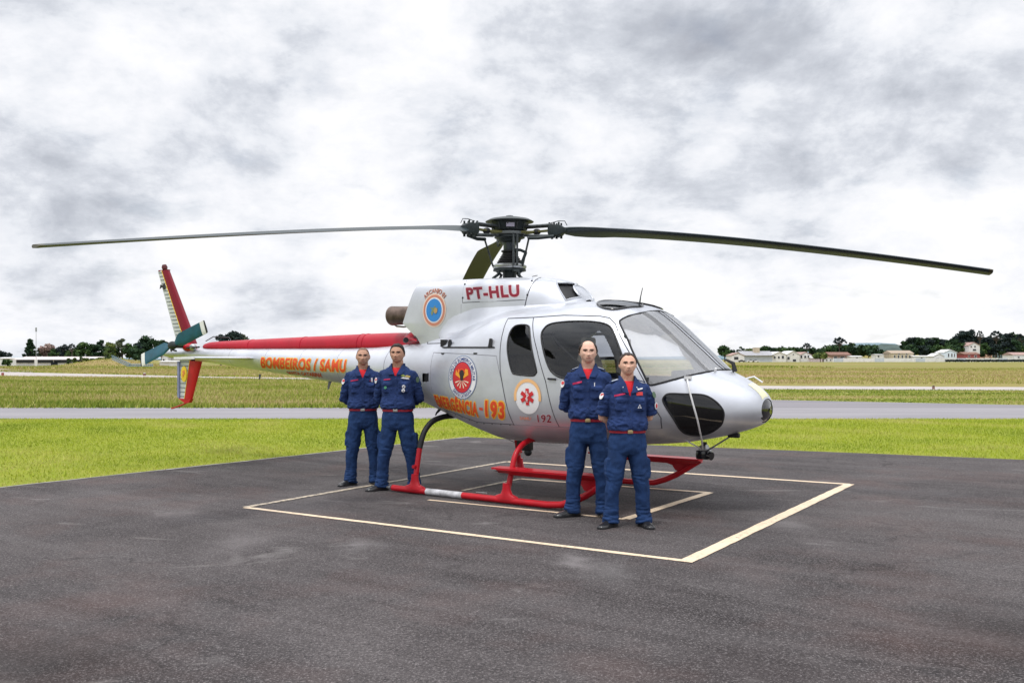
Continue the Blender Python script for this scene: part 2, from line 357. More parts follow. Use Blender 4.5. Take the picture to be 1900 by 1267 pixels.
# ---- grass blades (real geometry, coloured blade by blade)
def blade_mat(name, cols):
    m = bpy.data.materials.new(name); m.use_nodes = True; t = m.node_tree; b = t.nodes['Principled BSDF']
    a = t.nodes.new('ShaderNodeAttribute'); a.attribute_name = 'tint'
    t.links.new(ramp(t, a.outputs['Fac'], cols), b.inputs['Base Color']); b.inputs['Roughness'].default_value = .75; b.inputs['Specular IOR Level'].default_value = .2
    return m
M_bl = blade_mat('lawn blades', [(0, (.18, .25, .014)), (.35, (.28, .35, .022)), (.75, (.35, .39, .035)), (1, (.46, .43, .13))])
M_br = blade_mat('rough grass blades', [(0, (.10, .16, .018)), (.35, (.24, .29, .035)), (.65, (.35, .34, .10)), (1, (.46, .35, .19))])
def blades(name, pts, h, w0, m, tint, lean=.5):
    n = len(pts); a = rng.uniform(0, 2*np.pi, n); hh = np.asarray(h)*rng.uniform(.5, 1.2, n); ww = w0*rng.uniform(.6, 1.3, n)
    dx, dy = np.cos(a)*ww/2, np.sin(a)*ww/2; lx = rng.normal(0, lean, n)*hh; ly = rng.normal(0, lean, n)*hh
    v = np.empty((n, 3, 3)); v[:, 0] = pts - np.stack([dx, dy, 0*dx+.01], 1); v[:, 1] = pts + np.stack([dx, dy, 0*dx-.01], 1); v[:, 2] = pts + np.stack([lx, ly, hh], 1)
    me = bpy.data.meshes.new(name); me.vertices.add(3*n); me.vertices.foreach_set('co', v.reshape(-1)); me.loops.add(3*n); me.loops.foreach_set('vertex_index', np.arange(3*n, dtype=np.int32))
    me.polygons.add(n); me.polygons.foreach_set('loop_start', np.arange(0, 3*n, 3, dtype=np.int32)); me.polygons.foreach_set('loop_total', np.full(n, 3, dtype=np.int32)); me.update()
    at = me.attributes.new('tint', 'FLOAT', 'POINT'); at.data.foreach_set('value', np.repeat(np.clip(tint, 0, 1), 3).astype(np.float32))
    o = mobj(name, me, m, None, False); return tag(o, kind='stuff')
def fbm2(x, y, s):
    return np.array([noise.noise((a*s, b_*s, 3.3)) for a, b_ in zip(x, y)])
def edge_y(x):
    ex = np.array([p.x for p in edge]); ey = np.array([p.y for p in edge]); return np.interp(x, ex, ey)
nL = 400000
yy = 10.5+(24.9-10.5)*rng.random(nL)**.8; xx = (rng.random(nL)*2-1)*26
k = yy > edge_y(xx)+rng.normal(0, .035, len(xx)); xx, yy = xx[k], yy[k]
tn = .5+.9*fbm2(xx, yy, .55)+rng.normal(0, .16, len(xx))
edgeb = np.exp(-(yy-edge_y(xx))/.35); tn += .35*edgeb
o = blades('lawn_grass', np.stack([xx, yy, 0*xx], 1), .042, .013, M_bl, tn)
tag(o, 'short bright green lawn between the apron and the taxiway', 'grass')
nR = 320000
yy = 30.2+(88-30.2)*rng.random(nR)**1.15; xx = (rng.random(nR)*2-1)*(yy*.60+12)
near = yy < 66
pathn = np.interp(xx, [-49, -25, -13, 14, 26.7, 60], [88, 78, 70.5, 49.6, 47.9, 46])
k = (yy < pathn-.2) & ~((xx > 4.5) & (yy < np.interp(xx, [4.5, 6.5, 10.2, 17.9, 60], [33, 37.1, 36.5, 32.5, 31.5])))
xx, yy = xx[k], yy[k]
tn = .48+.8*fbm2(xx*.35, yy, .35)+rng.normal(0, .2, len(xx))+.10*np.clip((yy-34)/20, -1, 1)
hmul = 1
rgt = 1/(1+np.exp(-(xx-5)*1.2)); tn -= .22*rgt
o = blades('rough_grass', np.stack([xx, yy, 0*xx], 1), .17*(1-.6*rgt), .045, M_br, tn, .35)
tag(o, 'taller rough green and brown grass beyond the taxiway', 'grass')
nF = 140000
yy = 60+(170-60)*rng.random(nF); xx = (rng.random(nF)*2-1)*(yy*.60+15)
pathf = np.interp(xx, [-66, -27.5, -14, 15.7, 29.8, 90], [118.6, 85, 77, 55.7, 53.5, 50])
k = yy > pathf+.3; xx, yy = xx[k], yy[k]
tn = .72+.6*fbm2(xx*.3, yy, .12)+rng.normal(0, .15, len(xx))-.6*np.exp(-(yy-np.interp(xx, [-66, -27.5, -14, 15.7, 29.8, 90], [118.6, 85, 77, 55.7, 53.5, 50]))/3.5)
zz = np.array([terrain(a, b_) for a, b_ in zip(xx, yy)])
o = blades('dry_field_grass', np.stack([xx, yy, zz], 1), .17, .10, M_br, tn, .3)
tag(o, 'dry tan field grass beyond the far path', 'grass')

nM = 90000
xx = rng.uniform(-230, 60, nM); yy = rng.uniform(168, 330, nM)
tn = .60+.7*fbm2(xx*.5, yy, .09)+rng.normal(0, .15, nM); zz = np.array([terrain(a, b_) for a, b_ in zip(xx, yy)])
o = blades('mound_grass', np.stack([xx, yy, zz], 1), .40, .35, M_br, tn, .3)
tag(o, 'rough grass on the low mound and field edge at far left', 'grass')
# ================================================================ HELICOPTER
M_silver = mat('silver paint', (.60, .62, .67), .42, .58, coat=.25, var=.12, vscale=2.2)
M_silver2 = mat('silver paint lower', (.50, .51, .53), .36, .5, coat=.3, var=.12, vscale=4)
M_red = mat('red paint', (.40, .005, .022), .42, 0, spec=.3, coat=.08, var=.12, vscale=5)
M_redskid = mat('red skid paint', (.46, .006, .016), .42, 0, spec=.35, coat=.1, var=.15, vscale=9)
M_black = mat('black rubber', (.012, .012, .014), .5)
M_gloss = mat('black gloss', (.01, .01, .012), .12, coat=.5)
M_dkmetal = mat('dark steel', (.07, .08, .085), .42, .6, var=.4, vscale=25)
M_hub = mat('dark green grey hub', (.018, .027, .030), .5, .2, var=.4, vscale=20)
M_alu = mat('bare aluminium', (.42, .44, .45), .38, .8, var=.2, vscale=20)
M_line = mat('panel gap', (.045, .045, .055), .7)
M_line2 = mat('panel gap light', (.20, .20, .23), .6)
M_white = mat('white paint', (.75, .75, .75), .4)
M_blade = mat('main blade teal', (.010, .022, .026), .45)
M_bladeu = mat('main blade olive', (.050, .055, .016), .55)
M_teal = mat('tail blade teal', (.004, .085, .135), .38, var=.25, vscale=8)
M_exh = mat('heat stained exhaust', (.16, .115, .095), .55, .6, var=.5, vscale=9)
M_orange = mat('orange red letter', (.72, .075, .018), .5)
M_yellow = mat('yellow outline', (.85, .50, .06), .5)
M_crim = mat('crimson letter', (.24, .008, .028), .5)
M_pink = mat('pale pink outline', (.72, .60, .62), .5)
M_decw = mat('decal white', (.80, .80, .80), .5)
M_decr = mat('decal red', (.60, .025, .03), .5)
M_decb = mat('decal blue', (.03, .24, .62), .5)
M_decn = mat('decal navy', (.02, .05, .22), .5)
M_deco = mat('decal orange', (.78, .26, .07), .5)
M_decy = mat('decal yellow', (.88, .62, .04), .5)
M_decg = mat('decal green', (.05, .22, .12), .5)
def glassmat(name, tint, rough=.02, mixf=.0, dark=(.01, .01, .012)):
    m = bpy.data.materials.new(name); m.use_nodes = True; t = m.node_tree; b = t.nodes['Principled BSDF']
    out = t.nodes['Material Output']; tr = t.nodes.new('ShaderNodeBsdfTransparent'); tr.inputs[0].default_value = (*tint, 1)
    b.inputs['Base Color'].default_value = (*dark, 1); b.inputs['Roughness'].default_value = rough; b.inputs['IOR'].default_value = 1.5; b.inputs['Coat Weight'].default_value = .0
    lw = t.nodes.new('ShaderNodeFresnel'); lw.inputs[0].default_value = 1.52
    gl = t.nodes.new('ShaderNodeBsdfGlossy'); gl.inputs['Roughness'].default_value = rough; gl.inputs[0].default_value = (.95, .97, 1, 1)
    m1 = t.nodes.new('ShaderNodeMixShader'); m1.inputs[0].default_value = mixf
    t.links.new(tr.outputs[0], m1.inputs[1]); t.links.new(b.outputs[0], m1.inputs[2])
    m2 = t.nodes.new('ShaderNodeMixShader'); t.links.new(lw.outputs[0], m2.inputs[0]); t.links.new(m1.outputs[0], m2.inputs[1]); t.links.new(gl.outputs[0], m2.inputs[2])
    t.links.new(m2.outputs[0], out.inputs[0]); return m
M_wind = glassmat('windshield glass', (.94, .95, .97), .015, .28, (.82, .83, .86))  # milky pale base mixed in paints the glare onto the panes
M_smoke = glassmat('smoked glass', (.62, .64, .68), .015, .06)
M_dark = glassmat('dark glass', (.12, .13, .14), .02, .25)

HX, HY, HA = -.03, 11.45, math.radians(35.5)
heli = empty('helicopter', 'large silver rescue helicopter with red skids parked on the painted landing square', 'helicopter', (HX, HY, 0), -HA)
H = heli
BODY = [(3.318,1.06,1.10,.02,1.08,2,2),(3.303,1.0,1.17,.13,1.08,2,2),(3.26,.945,1.25,.24,1.08,2.1,2.1),(3.17,.895,1.325,.35,1.08,2.2,2.1),
(3.015,.84,1.41,.47,1.08,2.3,2.2),(2.83,.785,1.495,.585,1.10,2.5,2.3),(2.6,.735,1.69,.70,1.13,2.6,2.3),(2.4,.70,1.865,.775,1.16,2.7,2.35),
(2.2,.68,2.035,.83,1.2,2.8,2.5),(2.05,.668,2.14,.86,1.23,2.9,2.6),(1.9,.655,2.205,.885,1.25,3,2.7),(1.6,.64,2.255,.915,1.28,3,2.8),
(1.2,.625,2.27,.935,1.3,3,2.9),(.7,.615,2.25,.935,1.3,3,2.9),(.3,.63,2.215,.925,1.3,3,2.9),(0,.69,2.15,.895,1.31,2.8,2.7),
(-.4,.80,2.04,.82,1.33,2.6,2.5),(-.8,.915,1.94,.71,1.37,2.4,2.4),(-1.2,1.02,1.87,.58,1.42,2.3,2.3),(-1.7,1.10,1.81,.45,1.46,2.2,2.2),
(-2.2,1.17,1.785,.36,1.49,2.1,2.1),(-2.7,1.23,1.78,.315,1.51,2,2),(-4.4,1.40,1.785,.24,1.60,2,2),(-6.0,1.55,1.79,.16,1.68,2,2),
(-7.0,1.63,1.785,.09,1.71,2,2),(-7.35,1.68,1.745,.035,1.713,2,2)]
COWL = [(1.16,1.9,2.30,.22,2.0,2,2.2),(1.10,1.85,2.38,.29,2.0,2,2.4),(.95,1.8,2.49,.36,1.98,2,2.7),(.80,1.75,2.55,.405,1.95,2,3.0),(.58,1.7,2.585,.425,1.9,2,3.5),
(.50,1.7,2.59,.43,1.88,2,4.2),(0,1.6,2.60,.445,1.8,2,6),(-.6,1.55,2.605,.44,1.75,2,7),(-1.0,1.5,2.602,.42,1.72,2,7.5),(-1.19,1.5,2.60,.405,1.7,2,7.5)]
COVER = [(-1.42,1.74,1.95,.20,1.78,2,2.2),(-1.9,1.74,1.965,.165,1.78,2,2.2),(-3.5,1.73,1.94,.14,1.78,2,2.2),(-5.4,1.74,1.90,.115,1.79,2,2.2),(-5.9,1.75,1.885,.10,1.79,2,2.2),(-6.08,1.77,1.86,.07,1.80,2,2),(-6.14,1.79,1.83,.03,1.805,2,2)]
def interp(tab, x):
    n = len(tab)
    if x >= tab[0][0]: return list(tab[0][1:])
    if x <= tab[-1][0]: return list(tab[-1][1:])
    i = 0
    while i < n-2 and x < tab[i+1][0]: i += 1
    p1, p2 = tab[i], tab[i+1]; p0 = tab[max(i-1, 0)]; p3 = tab[min(i+2, n-1)]; h = p2[0]-p1[0]; t = (x-p1[0])/h; out = []
    for c in range(1, len(p1)):
        sl = lambda a, b: (b[c]-a[c])/(b[0]-a[0])
        d = sl(p1, p2); tg = lambda da, db: 0 if da*db <= 0 else 2*da*db/(da+db)
        m1 = tg(sl(p0, p1), d) if p0 is not p1 else d; m2 = tg(d, sl(p2, p3)) if p3 is not p2 else d
        out.append((2*t**3-3*t*t+1)*p1[c]+(t**3-2*t*t+t)*h*m1+(-2*t**3+3*t*t)*p2[c]+(t**3-t*t)*h*m2)
    return out
def section(tab, x, ths):
    zb, zt, w_, zc_, nb, n_t = interp(tab, x); c = np.cos(ths); s = np.sin(ths)
    n = np.where(s >= 0, n_t, nb)
    y = w_*np.sign(c)*np.abs(c)**(2/n); z = zc_+np.where(s >= 0, zt-zc_, zc_-zb)*np.sign(s)*np.abs(s)**(2/n)
    return y, z
def rsurf(tab, x, z):
    zb, zt, w_, zc_, nb, n_t = interp(tab, x)
    n, e = (n_t, (z-zc_)/(zt-zc_)) if z >= zc_ else (nb, (zc_-z)/(zc_-zb))
    return w_*max(0, 1-min(1, abs(e))**n)**(1/n)
def resample(tab, x, m):
    # angles giving points evenly spaced along the section
    th = np.linspace(-np.pi/2, np.pi*1.5, 721); y, z = section(tab, x, th)
    s = np.concatenate([[0], np.cumsum(np.hypot(np.diff(y), np.diff(z)))]); t = np.linspace(0, s[-1], m+1)[:-1]
    return np.interp(t, s, y), np.interp(t, s, z)
def shell(tab, xs_, m, shear=None):
    V_ = np.empty((len(xs_), m, 3))
    for i, x in enumerate(xs_):
        y, z = resample(tab, x, m); V_[i, :, 0] = x; V_[i, :, 1] = y; V_[i, :, 2] = z
    if shear is not None: V_[:, :, 0] += shear(V_[:, :, 0], V_[:, :, 2])
    return V_
def inpoly(P_, poly):
    x, y = P_[:, 0], P_[:, 1]; c = np.zeros(len(x), bool); j = len(poly)-1
    for i in range(len(poly)):
        xi, yi = poly[i][0], poly[i][1]; xj, yj = poly[j][0], poly[j][1]
        if yi != yj:
            k = ((yi > y) != (yj > y)) & (x < (xj-xi)*(y-yi)/(yj-yi)+xi); c ^= k
        j = i
    return c
def submesh(name, V_, F_, mask, m, parent, push=0., smooth=True, ang=35):
    f = F_[mask]
    if len(f) == 0: return None
    u, inv_ = np.unique(f.reshape(-1), return_inverse=True); v = V_[u]; f = inv_.reshape(f.shape)
    me = bpy.data.meshes.new(name); me.vertices.add(len(v)); me.vertices.foreach_set('co', v.reshape(-1)); nf, k = f.shape
    me.loops.add(nf*k); me.loops.foreach_set('vertex_index', f.reshape(-1).astype(np.int32)); me.polygons.add(nf)
    me.polygons.foreach_set('loop_start', np.arange(0, nf*k, k, dtype=np.int32)); me.polygons.foreach_set('loop_total', np.full(nf, k, dtype=np.int32)); me.update(calc_edges=True); me.validate()
    if push:
        nn = np.empty(len(v)*3); me.vertex_normals.foreach_get('vector', nn); v2 = v+nn.reshape(-1, 3)*push
        me.vertices.foreach_set('co', v2.reshape(-1)); me.update()
    return mobj(name, me, m, parent, smooth, ang)
# ---- body grid (y is to the left, so the side facing the camera has y < 0)
xsA = np.concatenate([3.318-np.array([0, .004, .009, .016, .026, .04, .055, .07, .085, .10, .115]), np.arange(3.19, -1.0, -.0125), np.arange(-1.0, -7.36, -.05), [-7.35]])
MR = 440
gb = shell(BODY, xsA, MR)
nxA = len(xsA); VB = gb.reshape(-1, 3)
ii, jj = np.meshgrid(np.arange(nxA-1), np.arange(MR), indexing='ij')
FB = np.stack([ii*MR+jj, (ii+1)*MR+jj, (ii+1)*MR+(jj+1) % MR, ii*MR+(jj+1) % MR], -1).reshape(-1, 4)
CB = VB[FB].mean(1); XZ = CB[:, [0, 2]]; XY = CB[:, [0, 1]]
def sm(pts, n=6, closed=True): return [(p.x, p.y) for p in catmull([(a, b, 0) for a, b in pts], n, closed)]
WS_side = [(1.915,2.014),(1.93,2.035),(1.965,2.066),(2.03,2.10),(2.06,2.145)]
P_ws = [(2.384,1.343),(2.35,1.337),(2.325,1.345),(2.21,1.555),(2.06,1.809),(1.93,1.985)]+WS_side+[(2.3,2.5),(3.2,1.9),(2.90,1.50),(2.834,1.488),(2.746,1.458),(2.573,1.401)]
P_w2 = sm([(1.05,1.868),(1.062,1.94),(1.125,1.992),(1.293,2.013),(1.485,2.017),(1.672,2.004),(1.80,1.975),(1.875,1.92),(1.945,1.816),(2.02,1.673),(2.095,1.515),(2.115,1.45),(2.07,1.40),(1.9,1.39),(1.6,1.39),(1.38,1.40),(1.26,1.445),(1.185,1.53),(1.105,1.71)])
P_w1 = sm([(.694,1.99),(.812,1.984),(.872,1.93),(.953,1.713),(1.03,1.49),(1.02,1.445),(.97,1.422),(.76,1.436),(.702,1.468),(.645,1.62),(.612,1.752),(.604,1.89),(.630,1.965)])
P_chin = sm([(2.468,1.181),(2.485,1.228),(2.53,1.252),(2.656,1.250),(2.83,1.24),(2.935,1.18),(3.0,1.10),(3.01,1.026),(2.969,.935),(2.855,.855),(2.73,.815),(2.64,.825),(2.60,.868),(2.565,.988),(2.50,1.11)])
P_roofw = sm([(1.49,.30),(1.52,.45),(1.64,.545),(1.79,.53),(1.90,.39),(1.95,.24),(1.90,.13),(1.70,.12),(1.55,.17)])
L_rear = [(.476,2.073),(.500,1.914),(.515,1.716),(.54,1.46),(.605,1.17),(.67,.86)]
L_div = [(.849,2.073),(.935,1.887),(1.019,1.713),(1.154,1.359),(1.273,.868)]
L_front = [(1.798,2.045),(1.887,1.979),(1.985,1.838),(2.104,1.673),(2.285,1.372),(2.39,1.108),(2.445,1.003),(2.43,.892)]
P_rdoor = L_rear+[(1.273,.868)]+list(reversed(L_div))[1:]
P_fdoor = L_div+list(reversed(L_front))+[(1.688,2.066),(1.454,2.078),(1.251,2.086)]
P_bag = [(-.66,1.686),(-.06,1.668),(.469,1.643),(.50,1.55),(.56,1.35),(.602,1.166),(.67,.868),(.1,.872),(-.45,.99),(-.62,1.05)]
mw = inpoly(XZ, P_ws); post = np.abs(CB[:, 1]) < .034
m2 = inpoly(XZ, P_w2); m1 = inpoly(XZ, P_w1); mc = inpoly(XZ, P_chin)
mr = inpoly(np.stack([CB[:, 0], np.abs(CB[:, 1])], 1), P_roofw) & (CB[:, 2] > 2)
ml = (CB[:, 0] > 3.2) & (((np.abs(CB[:, 1]+.01))/.155)**2+((CB[:, 2]-1.075)/.125)**2 < 1)
msq = inpoly(XZ, [(-.82, 1.43), (-.68, 1.433), (-.68, 1.33), (-.82, 1.325)]); mvent = inpoly(XZ, [(-.60, 1.835), (-.50, 1.835), (-.50, 1.752), (-.60, 1.752)])
near = CB[:, 1] < 0
mrd = inpoly(XZ, P_rdoor) & ~m1; mfd = inpoly(XZ, P_fdoor) & ~m2; mbg = inpoly(XZ, P_bag) & ~msq
holes = (mw & ~post) | m2 | m1 | mc | mr | ml | msq
boom = (CB[:, 0] < -1.72) & ~holes
fus = submesh('fuselage', VB, FB, ~holes & ~boom & ~mrd & ~mfd & ~mbg, M_silver, H)
submesh('tail_boom', VB, FB, boom, M_silver, H)
for side in (near, ~near):
    rd = submesh('rear_cabin_door', VB, FB, mrd & side, M_silver, H); fd = submesh('front_cabin_door', VB, FB, mfd & side, M_silver, H)
    bg_ = submesh('baggage_door', VB, FB, mbg & side, M_silver, H)
    submesh('door_window', VB, FB, m1 & side, M_smoke, rd); submesh('door_window', VB, FB, m2 & side, M_smoke if side is near else M_wind, fd)
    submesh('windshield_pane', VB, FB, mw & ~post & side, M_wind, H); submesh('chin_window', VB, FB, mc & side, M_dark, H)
    submesh('roof_window', VB, FB, mr & side, M_dark, H, .012)
    submesh('vent_opening', VB, FB, msq & side, M_black, H, -.02); MB().box((-.51, -.66 if side is near else .66, 1.80), (.085, .04, .085)).build('side_vent', M_black, H)
    if side is near: RD, FD, BG = rd, fd, bg_
submesh('landing_light', VB, FB, ml, M_gloss, H, -.006)
# cabin lining
lin = (CB[:, 0] > -.2) & (CB[:, 0] < 3.22) & ~holes
M_lin = mat('grey cabin lining', (.24, .24, .25), .8, var=.2, vscale=4)
submesh('cabin_lining', VB, FB, lin, M_lin, H, -.022)
# strips that follow the body
def on_body(x, z, side=-1, off=0., tab=BODY):
    return Vector((x, side*(rsurf(tab, x, z)+off), z))
def seam(name, pts, r, m, parent, side=-1, off=.0, closed=False, step=.03, tab=BODY, flat=.5):
    pts = [Vector((a, b, 0)) for a, b in pts]
    if closed: pts.append(pts[0])
    P_ = []
    for a, b in zip(pts[:-1], pts[1:]):
        n = max(1, int((b-a).length/step)); P_ += [a.lerp(b, k/n) for k in range(n)]
    if not closed: P_.append(pts[-1])
    mb = MB().tube([on_body(p.x, p.y, side, off, tab) for p in P_], r, 6, close=closed)
    return mb.build(name, m, parent)
for sd in (-1, 1):
    seam('window_seal', P_w2, .011, M_black, H, sd, closed=True); seam('window_seal', P_w1, .010, M_black, H, sd, closed=True)
    seam('chin_window_seal', P_chin, .009, M_black, H, sd, closed=True)
    # windshield frame: sides and sill, then roof edge across to the post
    fr = [(2.834,1.490),(2.79,1.474),(2.746,1.458),(2.66,1.43),(2.573,1.401),(2.48,1.37),(2.384,1.343),(2.35,1.337),(2.325,1.345),(2.27,1.45),(2.21,1.555),(2.06,1.809),(1.93,1.985),(1.915,2.014),(1.93,2.035),(1.965,2.066),(2.03,2.10)]
    seam('windshield_seal', fr, .012, M_black, H, sd, step=.05)
    top = [Vector((2.03, sd*rsurf(BODY, 2.03, 2.10), 2.10)), Vector((2.045, sd*.2, 2.128)), Vector((2.05, 0, 2.142))]
    MB().tube(top, .011, 6).build('windshield_seal', M_black, H)
    MB().tube([Vector((2.834, sd*rsurf(BODY, 2.834, 1.490), 1.490)), Vector((2.84, 0, 1.492))], .012, 6).build('windshield_seal', M_black, H)
    MB().tube([Vector((x, sd*.036, interp(BODY, x)[1]-.001)) for x in np.linspace(2.06, 2.83, 24)], .007, 6).build('post_seal', M_black, H)
    seam('door_gap', L_rear, .0045, M_line, H, sd); seam('door_gap', L_div, .005, M_line, H, sd); seam('door_gap', L_front, .0055, M_line, H, sd)
    seam('door_gap', [(.476,2.073),(.849,2.075),(1.251,2.088),(1.454,2.079),(1.688,2.067),(1.798,2.045)], .006, M_line, H, sd)
    seam('sill_gap', [(.67,.868),(1.273,.868),(1.9,.864),(2.43,.892)], .0035, M_line2, H, sd)
    seam('belly_gap', [(-.62,1.05),(-.45,.99),(.1,.872),(.67,.868)], .0045, M_line, H, sd)
    seam('baggage_gap', [(-.66,1.686),(-.06,1.668),(.469,1.643),(.50,1.55),(.56,1.35),(.602,1.166),(.67,.868)], .0035, M_line2, H, sd)
    seam('baggage_gap', [(-.66,1.686),(-.64,1.3),(-.62,1.05)], .0025, M_line2, H, sd)
    seam('slide_rail', [(-.50,1.748),(.43,1.738)], .009, M_black, H, sd, off=.006)
    for xx_ in (-.37, .37):
        MB().box(on_body(xx_, 1.79, sd, .01), (.05, .05, .10), taper=.5).build('rail_bracket', M_black, H)
    for xx_ in (-.45, .15): MB().box(on_body(xx_, 1.672, sd, .004), (.05, .012, .016)).build('hinge', M_dkmetal, H)
    seam('joint_line', [(-1.05,1.86),(-.95,1.80),(-.75,1.80),(-.6,1.80)], .006, M_line, H, sd)
    ring = [Vector((-1.72, sd*y, z)) for y, z in zip(*section(BODY, -1.72, np.linspace(-np.pi/2, np.pi/2, 24)))]
    MB().tube(ring, .004, 6).build('boom_joint', M_line2, H)
rw = [Vector((x, -y, 0)) for x, y in P_roofw]
def roofz(x, y):
    zb, zt, w_, zc_, nb, n_t = interp(BODY, x); return zc_+(zt-zc_)*max(0, 1-(abs(y)/w_)**n_t)**(1/n_t)
for sd in (-1, 1):
    MB().tube([Vector((p.x, -sd*p.y, roofz(p.x, p.y)+.008)) for p in rw], .013, 6, close=True).build('roof_window_seal', M_gloss, H)
# door handles, small fittings
for sd in (-1, 1):
    MB().tube([on_body(1.19, 1.392, sd, .012), on_body(1.29, 1.387, sd, .012)], .011, 8).build('door_handle', M_black, FD if sd < 0 else H)
    for x_, z_ in ((2.0, 1.84), (2.28, 1.40)): MB().box(on_body(x_+.03, z_, sd, .004), (.03, .012, .035)).build('hinge', M_dkmetal, H)
MB().box((2.665, -(rsurf(BODY, 2.665, 1.41)+.0), 1.415), (.07, .06, .03), rz=.9).build('strut_bracket', M_white, H)
MB().cyl((2.83, -.26, 1.475), (2.84, -.27, 1.51), .012).build('wiper_pivot', M_white, H)
MB().tube([(2.90, .10, 1.47), (2.88, .10, 1.56), (2.80, .09, 1.60)], [.03, .022, .012], 8).build('pitot_probe', M_black, H)
MB().tube([(3.02, .13, 1.40), (3.10, .13, 1.42), (3.19, .14, 1.36)], .008, 8).build('pitot_tube', M_white, H)
# screws along the lower panel
mbs = MB()
for x_ in np.arange(-.3, .66, .13): mbs.sphere(on_body(x_, .86+max(0, -x_+.1)*.2, -1, 0), .008, 6, 4)
mbs.build('panel_screws', M_dkmetal, H)['kind'] = 'stuff'

# ---- engine cowling, intake fairing
def shr(x, z):
    t = np.clip(-x/1.19, 0, 1); t = t**3
    e = np.interp(z, [1.5, 1.86, 2.07, 2.62], [.30, .03, -.23, 0.])
    return t*e
xsC = np.concatenate([np.arange(1.16, -1.19, -.0125), [-1.19]]); MC = 200
gc = shell(COWL, xsC, MC, shr); VC = gc.reshape(-1, 3); nC = len(xsC)
ii, jj = np.meshgrid(np.arange(nC-1), np.arange(MC), indexing='ij')
FC = np.stack([ii*MC+jj, (ii+1)*MC+jj, (ii+1)*MC+(jj+1) % MC, ii*MC+(jj+1) % MC], -1).reshape(-1, 4); CC = VC[FC].mean(1)
pin = inpoly(CC[:, [0, 2]], [(.84, 2.50), (.95, 2.507), (1.12, 2.325), (1.01, 2.285)])
fair = CC[:, 0] > .54
panel = (CC[:, 0] > -.40) & (CC[:, 0] < .54) & (CC[:, 2] > 2.30) & (CC[:, 2] < 2.56)
submesh('engine_cowling', VC, FC, ~pin & ~fair & ~panel, M_silver, H)
submesh('intake_fairing', VC, FC, ~pin & fair, M_silver, H)
for sd in (CC[:, 1] < 0, CC[:, 1] >= 0):
    submesh('access_panel', VC, FC, panel & sd, M_silver, H, .003); submesh('air_intake', VC, FC, pin & sd, M_black, H, -.03)
rear = [Vector(VC[(nC-1)*MC+j]) for j in range(MC)]
c0 = sum(rear, Vector())/MC
obj('cowling_rear', rear+[c0+(p-c0)*.75+Vector((.015, 0, 0)) for p in rear]+[c0+(p-c0)*.72+Vector((.10, 0, 0)) for p in rear]+[c0+Vector((.12, 0, 0))],
    [(j, (j+1) % MC, MC+(j+1) % MC, MC+j) for j in range(MC)]+[(MC+j, MC+(j+1) % MC, 2*MC+(j+1) % MC, 2*MC+j) for j in range(MC)]+[(2*MC+j, 2*MC+(j+1) % MC, 3*MC) for j in range(MC)], M_silver, H)
def on_cowl(x, z, sd=-1, off=.004):
    return Vector((x, sd*(rsurf(COWL, x, z)+off), z))
for sd in (-1, 1):
    MB().tube([on_cowl(.585-.07*t, 2.585-.42*t, sd, 0) if 2.585-.42*t < 2.58 else Vector((.585, sd*.33, 2.585)) for t in np.linspace(0.02, 1, 20)], .006, 6).build('cowling_gap', M_line, H)
    MB().tube([on_cowl(.515, 2.165, sd, 0), on_cowl(.44, 2.13, sd, .004), on_cowl(.33, 2.10, sd, .012), on_cowl(.22, 2.07, sd, .02)], .006, 6).build('cowling_gap', M_line, H)
    for a, b in (((-.40, 2.575), (-.40, 2.30)), ((-.40, 2.30), (.53, 2.30))):
        n = 12; MB().tube([on_cowl(a[0]+(b[0]-a[0])*k/n, a[1]+(b[1]-a[1])*k/n, sd, 0) for k in range(n+1)], .0035, 6).build('access_panel_gap', M_line, H)
    MB().tube([on_cowl(-.42, z, sd, 0) for z in np.linspace(2.28, 2.02, 10)], .002, 6).build('access_panel_gap', M_line2, H)
    for z_ in (2.53, 2.36): MB().sphere(on_cowl(-.395, z_, sd, .002), .013, 8, 5).build('panel_latch', M_black, H); MB().sphere(on_cowl(.545, z_, sd, .002), .012, 8, 5).build('panel_latch', M_black, H)
MB().tube([(.62, -.3, 2.592), (.585, -.36, 2.575)], .004, 6).build('cowling_gap', M_line, H)
for sd in (-1, 1):
    q = [(.84, 2.50), (.95, 2.505), (1.12, 2.325), (1.01, 2.285)]; pts = []
    for k in range(4):
        a, b = q[k], q[(k+1) % 4]; pts += [on_cowl(a[0]+(b[0]-a[0])*t/8, a[1]+(b[1]-a[1])*t/8, sd, 0) for t in range(8)]
    MB().tube(pts, .011, 6, close=True).build('intake_rim', M_silver, H)
# shoulder fairing that carries the cowling down into the body
mb = MB()
for sd in (-1, 1):
    rs = []
    for x_ in np.linspace(.95, -1.12, 26):
        w1 = rsurf(COWL, x_, 2.22 if x_ < .8 else 2.16); zt = interp(BODY, x_)[1]; zlow = zt-.06-.25*max(0, min(1, (.9-x_)/1.4))**1.2
        zlow = max(zlow, 1.865); w2 = rsurf(BODY, x_, zlow)
        zup = 2.24-.20*max(0, (-x_-.2))
        a = Vector((x_, sd*(w1-.004), zup)); b = Vector((x_, sd*(w2+.002), zlow))
        mid = Vector((x_, sd*(w1+(w2-w1)*.30), zlow+(zup-zlow)*.30)); rs.append([a, a.lerp(mid, .5)+Vector((0, sd*-.004, -.004)), mid, mid.lerp(b, .5)+Vector((0, sd*.004, .006)), b, b.lerp(a, .5)+Vector((0, -sd*.15, -.1))])
    if sd > 0: rs = [list(reversed(r)) for r in rs]
    MB().rings(rs).build('shoulder_fairing', M_silver, H, ang=60)
